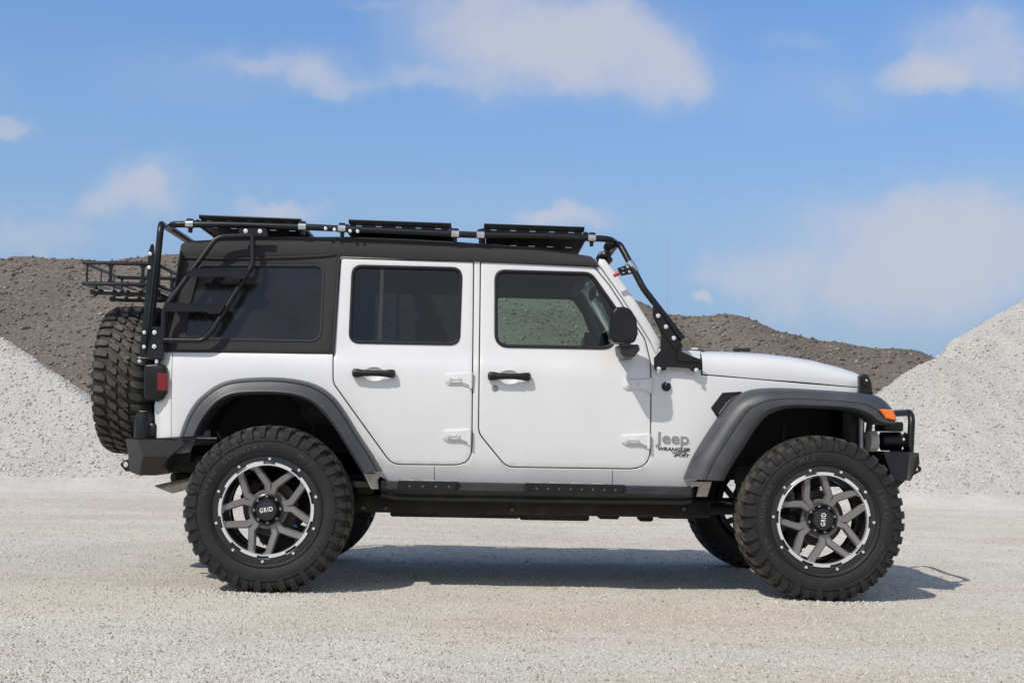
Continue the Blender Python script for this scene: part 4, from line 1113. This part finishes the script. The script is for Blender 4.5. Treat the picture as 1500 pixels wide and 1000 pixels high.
mb.tube([(X(620), .55, zpx(745)), (X(330), .55, zpx(700)), (X(255), .25, zpx(709))], .028)
for px, py in ((532, 706), (532, 743), (1002, 745), (750, 746), (565, 744)):
    p = W(px, py, .25); mb.disc((p.x, .252, p.z), .012, .01, 1)
mb.build('chassis', ['under', 'dullbolt'])
mb = MB(); mb.box(((X(300)+X(1000))/2, MID, zpx(712)), (X(1000)-X(300), 1.40, .03)); mb.box((X(962), MID, 1.02), (.03, 1.45, .62))
mb.box((X(262), MID, zpx(672)), (.16, 1.2, .10))
mb.build('floor_pan', 'matblack')
for xw, nm in ((zr.x, 'rear'), (zf_.x, 'front')):
    mb = MB(); mb.tube([(xw, .08, ZW), (xw, 1.52, ZW)], .042, seg=14)
    mb.lathe([(0, -.14), (.08, -.12), (.14, -.03), (.15, 0), (.13, .06), (.06, .12), (0, .13)], 20, 0, (xw, MID+(.25 if nm == 'front' else 0), ZW), axis='X')
    mb.build('axle', 'under')
    for sgn in (0, 1):
        mb = MB(); 
        Y = .24; pts = []
        for k in range(90):
            a = k/89*2*PI*5; pts.append((xw+.05+.062*math.cos(a), Y+.13+.062*math.sin(a), ZW+.08+.36*k/89))
        mb.tube(pts, .008, seg=6)
        sx_ = -.16 if nm == 'front' else .14
        mb.tube([(xw+sx_, Y, ZW-.02), (xw+sx_+.02, Y+.02, ZW+.25)], .026, mi=1); mb.tube([(xw+sx_+.02, Y+.02, ZW+.2), (xw+sx_+.05, Y+.03, ZW+.52)], .014, mi=1)
    mb.build('suspension', ['under', 'matblack', 'exhaust'], mir=True)

# interior seen through the glass ---------------------------------------------------
def seat(xc, yc):
    mb = MB(); mb.box((xc, yc, .98), (.5, .5, .16), ch=.05); mb.box((xc-.27, yc, 1.28), (.16, .48, .56), ch=.05, rot=Matrix.Rotation(-.22, 3, 'Y'))
    mb.box((xc-.36, yc, 1.64), (.10, .26, .17), ch=.035, rot=Matrix.Rotation(-.18, 3, 'Y'))
    mb.build('seat', 'seat')
xs_ = W(720, 500, .4).x
for yc in (.42, 1.18): seat(xs_-.05, yc)
xs2 = W(500, 500, .4).x
for yc in (.42, 1.18): seat(xs2+.05, yc)
mb = MB()
for Y in (.19,):
    zt_ = W(700, 392, .2).z+.02
    mb.tube(fillet([(W(930, 520, .2).x, Y-.06, 1.25), (W(872, 396, .2).x, Y+.02, zt_-.02), (W(700, 392, .2).x, Y+.02, zt_), (W(300, 392, .2).x, Y+.02, zt_-.03), (W(262, 515, .2).x, Y, 1.2)], [0, .12, .1, .15, 0], closed=False), .035)
    mb.tube([(W(698, 392, .2).x, Y, zt_), (W(698, 392, .2).x, Y-.03, .8)], .04)
mb.build('roll_bar', 'seat', mir=True)
mb = MB(); zt_ = W(700, 392, .2).z
for px in (700, 862): mb.tube([(W(px, 392, .2).x, .22, zt_), (W(px, 392, .2).x, 1.38, zt_)], .035)
mb.box((W(930, 520, .3).x, MID, 1.24), (.36, 1.36, .22), ch=.06); mb.build('dashboard', 'seat')
mb = MB(); sc_ = Vector((W(876, 495, 1.15).x, 1.18, 1.36)); rot = Matrix.Rotation(1.15, 3, 'Y')
mb.tube([sc_+rot @ Vector((.18*math.cos(a), .18*math.sin(a), 0)) for a in (2*PI*k/28 for k in range(29))], .014, seg=8); mb.tube([sc_, sc_+Vector((.22, 0, -.1))], .03)
for a in (0, 2.2, 4.1): mb.tube([sc_, sc_+rot @ Vector((.18*math.cos(a), .18*math.sin(a), 0))], .012, seg=6)
mb.build('steering_wheel', 'seat')
mb = MB(); p = W(868, 430, .8); mb.box((p.x, MID, p.z), (.03, .24, .07), ch=.012); mb.build('rear_view_mirror', 'seat')

# wheels ---------------------------------------------------------------------------
RT_, HW = .452, .157
def tprof(s):
    """outer cross-section of the tyre; s metres along it from the crown centre -> (v, r, nv, nr)"""
    sg = 1 if s >= 0 else -1; s = abs(s)
    R = RT_-.0165
    if s < .118: v, r, a = s, R-.006*(s/.118)**2, .08*(s/.118)
    elif s < .165:
        a = .1+(s-.118)/.047*1.25; rad = .0376
        v = .118+rad*(math.sin(a)-math.sin(.1)); r = R-.006-rad*(math.cos(.1)-math.cos(a))
    else:
        a = 1.35; k = s-.165; rad = .0376
        v = .118+rad*(math.sin(1.35)-math.sin(.1))+k*.10; r = R-.006-rad*(math.cos(.1)-math.cos(1.35))-k*.98
    return sg*v, r, sg*math.sin(a), math.cos(a)
def tyre_mesh():
    mb = MB()
    sd = [tprof(s/1000)[:2] for s in list(range(0, 165, 12))+[165, 178, 190]]
    v0, r0 = sd[-1]
    sd += [(.1585, .355), (.157, .335), (.152, .315), (.143, .297), (.130, .286), (.112, .281), (.10, .270)]
    prof = [(r, -v) for v, r in sd[::-1]]+[(r, v) for v, r in sd[1:]]
    mb.lathe(prof, 96)
    # sidewall ribs
    for r_ in (.300, .372): mb.lathe([(r_+.003, -.1515 if r_ < .33 else -.1585), (r_, -.1560 if r_ < .33 else -.1615), (r_-.003, -.1515 if r_ < .33 else -.1580)], 96)
    NP = 20; du = 2*PI/NP; US = 28/20
    def lug(stn, hs, side, a0, flipu):
        rows = []
        for (s, u0, u1), h in zip(stn, hs):
            v, r, nv, nr = tprof(s*side)
            row = []
            for (u, hh) in ((u0, -.004), (u0+.002, h), (u1-.002, h), (u1, -.004)):
                a = a0+(u*US*(-1 if flipu else 1))/RT_
                rr = r+nr*hh; vv_ = v+nv*hh
                row.append((rr*math.cos(a), -vv_, rr*math.sin(a)))
            rows.append(row)
        mb.loft(rows); mb.add(rows[0], [(0, 1, 2, 3)]); mb.add(rows[-1], [(3, 2, 1, 0)])
    H = .0165
    for k in range(NP):
        for side in (1, -1):
            a0 = k*du+(0 if side == 1 else du/2); fl = side < 0
            j = random.uniform(-.001, .001)
            # two shoulder lugs per pitch: one long over the sidewall, one short
            lug([(.068, .000, .018), (.085, .000, .030), (.120, .005, .037), (.148, .007, .038), (.166, .007, .038), (.200, .010, .034)], [H, H, H, .016, .011, .006], side, a0, fl)
            lug([(.076, .052, .066), (.092, .050, .078), (.120, .053, .084), (.146, .055, .084), (.162, .056, .084), (.182, .058, .080)], [H, H, H, .016, .011, .006], side, a0, fl)
            # hooked centre blocks
            lug([(.006, -.030, -.004), (.022, -.026, .004), (.040, -.016, .018), (.056, -.002, .026)], [H]*4, side, a0, fl)
            lug([(.004, .024, .046), (.020, .026, .058), (.036, .034, .064), (.062, .048, .060)], [H]*4, side, a0, fl)
            lug([(.030, .052, .070), (.045, .060, .078), (.060, .070, .084)], [H*.9]*3, side, a0, fl)
            # side biter scallops
            lug([(.186, .046, .074), (.200, .050, .072), (.214, .056, .070)], [.004, .0045, .002], side, a0, fl)
    return mb.mesh('tyre', 'rubber', 28)
def arc_text(mb, txt, r, a_mid, size, y, sp, mi=0, bold=.001):
    n = len(txt)
    for i, ch_ in enumerate(txt):
        if ch_ == ' ': continue
        a = a_mid-(i-(n-1)/2)*sp/r
        put_text(mb, ch_, size, (r*math.cos(a), y, r*math.sin(a)), ang=a-PI/2, extrude=.0008, bold=bold, mi=mi)
def rim_mesh():
    mb = MB()  # mats: 0 black,1 spoke,2 machined,3 steel
    mb.lathe([(.230, .13), (.236, .125), (.232, .05), (.222, .02), (.222, -.04), (.236, -.075), (.240, -.120), (.262, -.133), (.286, -.132), (.300, -.124), (.299, -.10), (.262, -.095), (.245, .0), (.262, .10), (.262, .128), (.236, .131), (.230, .135)], 96)
    # machined lip in ten stepped segments
    for k in range(10):
        c = PI/2+2*PI*(k+.5)/10+.10
        for (a0, a1, ro) in ((-.115*2.73, -.185, .2450), (-.185, .185, .2560), (.185, .115*2.73, .2450)):
            rows = []
            for q in range(7):
                a = c+a0+(a1-a0)*q/6
                rows.append([(r_*math.cos(a), y, r_*math.sin(a)) for r_, y in ((.2360, -.115), (.2372, -.1355), (.2388, -.1385), (ro-.002, -.1385), (ro, -.1365), (ro, -.126))])
            mb.loft(rows, 2); mb.add(rows[0], [tuple(range(5, -1, -1))], 2); mb.add(rows[-1], [tuple(range(6))], 2)
    # five Y spokes = ten bent arms
    def P(r_, a, y): return Vector((r_*math.cos(a), y, r_*math.sin(a)))
    for k in range(5):
        c = PI/2+2*PI*k/5
        for s_ in (-1, 1):
            path = [P(.055, c+s_*.10, -.088), P(.133, c+s_*.140, -.108), P(.239, c+s_*.440, -.118)]
            hw = .0195; rows = []
            for i in range(3):
                d1 = (path[max(i, 1)]-path[max(i, 1)-1]); d2 = (path[min(i+1, 2)]-path[min(i, 1)])
                d1.y = d2.y = 0; d1.normalize(); d2.normalize(); t = (d1+d2).normalized(); n_ = Vector((-t.z, 0, t.x)); k_ = 1/max(.6, t.dot(d1))
                p = path[i]
                rows.append([p+n_*(q*k_)+Vector((0, yo, 0)) for q, yo in ((-hw, .045), (-hw, .012), (-.0125, 0), (.0125, 0), (hw, .012), (hw, .045))])
            mb.loft(rows, 1, closed=True, cap=True)
        # recessed bridge between neighbouring Ys
        d = c+PI/5
        rows = [[P(r_, d+a, y) for r_, y in ((.085, -.05), (.085, -.070), (.104, -.074), (.108, -.066), (.108, -.045))] for a in (-.42, -.2, 0, .2, .42)]
        mb.loft(rows, 1)
        p = P(.234, c+PI/5+.38*0+.628, -.126)
    for k in range(10):
        a = PI/2+2*PI*k/10+.10; p = P(.2730, a, -.132); mb.lathe([(0, -.009), (.0066, -.009), (.0085, -.006), (.0085, 0)], 10, 3, tuple(p))
    for k in range(5):
        for s_ in (-1, 1):
            a = PI/2+2*PI*k/5+s_*.445; p = P(.231, a+s_*.07, -.121); mb.lathe([(0, -.004), (.003, -.004), (.003, 0)], 8, 3, tuple(p))
    # hub
    mb.lathe([(0, -.088), (.060, -.092), (.078, -.102), (.086, -.098), (.088, -.06), (.088, .0), (.05, .01), (.0, .01)], 48)
    for k in range(8):
        a = 2*PI*k/8+.2; p = P(.071, a, -.099); mb.lathe([(.0125, 0), (.0125, -.008), (.010, -.009), (.009, -.003), (0, -.003)], 12, 0, tuple(p)); mb.lathe([(0, -.008), (.003, -.008), (.0048, -.005), (.0048, 0)], 8, 3, tuple(p))
    return mb.mesh('rim', ['rimblack', 'spoke', 'machined', 'steel'], 24)
def cap_mesh(ang):
    mb = MB(); mb.lathe([(0, -.134), (.040, -.134), (.046, -.132), (.048, -.136), (.053, -.136), (.056, -.130), (.058, -.095)], 40)
    put_text(mb, 'GRID', .034, (0, -.1352, 0), ang=ang, sx=.80, extrude=.0006, bold=.0004, mi=1, space=1.2)
    return mb.mesh('centre_cap', ['rimblack', 'white'], 35)
def brake_mesh():
    mb = MB(); mb.lathe([(.06, .02), (.150, .02), (.153, .03), (.150, .045), (.06, .045)], 48); mb.lathe([(0, -.05), (.06, -.05), (.065, .02), (.08, .05), (0, .05)], 24, 1)
    for a in (2.6,): mb.box((.135*math.cos(a), .03, .135*math.sin(a)), (.07, .07, .13), 1, ch=.012, rot=Matrix.Rotation(-a, 3, 'Y'))
    return mb.mesh('brake', ['disc', 'under'], 35)
ty_me = tyre_mesh(); rim_me = rim_mesh(); br_me = brake_mesh()
let_me = []
for q in (('TOYO', .338, -.52, .050, -.1572, .046), ('M/T', .338, -1.32, .042, -.1572, .034), ('OPEN', .338, 2.86, .036, -.1572, .036), ('COUNTRY', .338, 2.12, .036, -.1572, .036), ('M/T', .338, 1.05, .042, -.1572, .034)):
    lm = MB(); arc_text(lm, *q); let_me.append(('tyre_lettering', lm.mesh('lettering', 'letter', 40)))
def wheel(loc, rz, spin, capang, brake=True, name='wheel'):
    e = bpy.data.objects.new(name, None); COL.objects.link(e); e.parent = root; e.matrix_parent_inverse = Matrix.Translation(-root.location)
    e.location = loc; e.rotation_euler = (0, spin, rz)
    parts = [('tyre', ty_me), ('rim', rim_me), ('centre_cap', cap_mesh(capang))]+let_me+([('brake', br_me)] if brake else [])
    for n_, me in parts:
        o = bpy.data.objects.new(n_, me); COL.objects.link(o); o.parent = e
    return e
YW = -.05
wheel((zr.x, YW, ZW), 0, math.radians(8), math.radians(18)); wheel((zf_.x, YW, ZW), 0, math.radians(26-72), math.radians(40))
wheel((zr.x, 2*MID-YW, ZW), PI, .6, 0); wheel((zf_.x, 2*MID-YW, ZW), PI, .2, 0)
ps = W(169, 556, MID); ps.x = W(171, 555, MID-.45).x
sw = wheel((ps.x, MID, ps.z), -PI/2, .05, 0, False, 'spare_wheel')
mb = MB(); mb.box((ps.x+.24, MID, ps.z), (.30, .30, .30), ch=.03); mb.tube([(ps.x+.05, MID, ps.z), (ps.x+.4, MID, ps.z)], .07); mb.box((ps.x+.30, MID, ps.z+.28), (.05, .06, .62), ch=.01)
mb.build('spare_carrier', 'matblack')
print('wheels', zr, zf_, 'spare', ps)
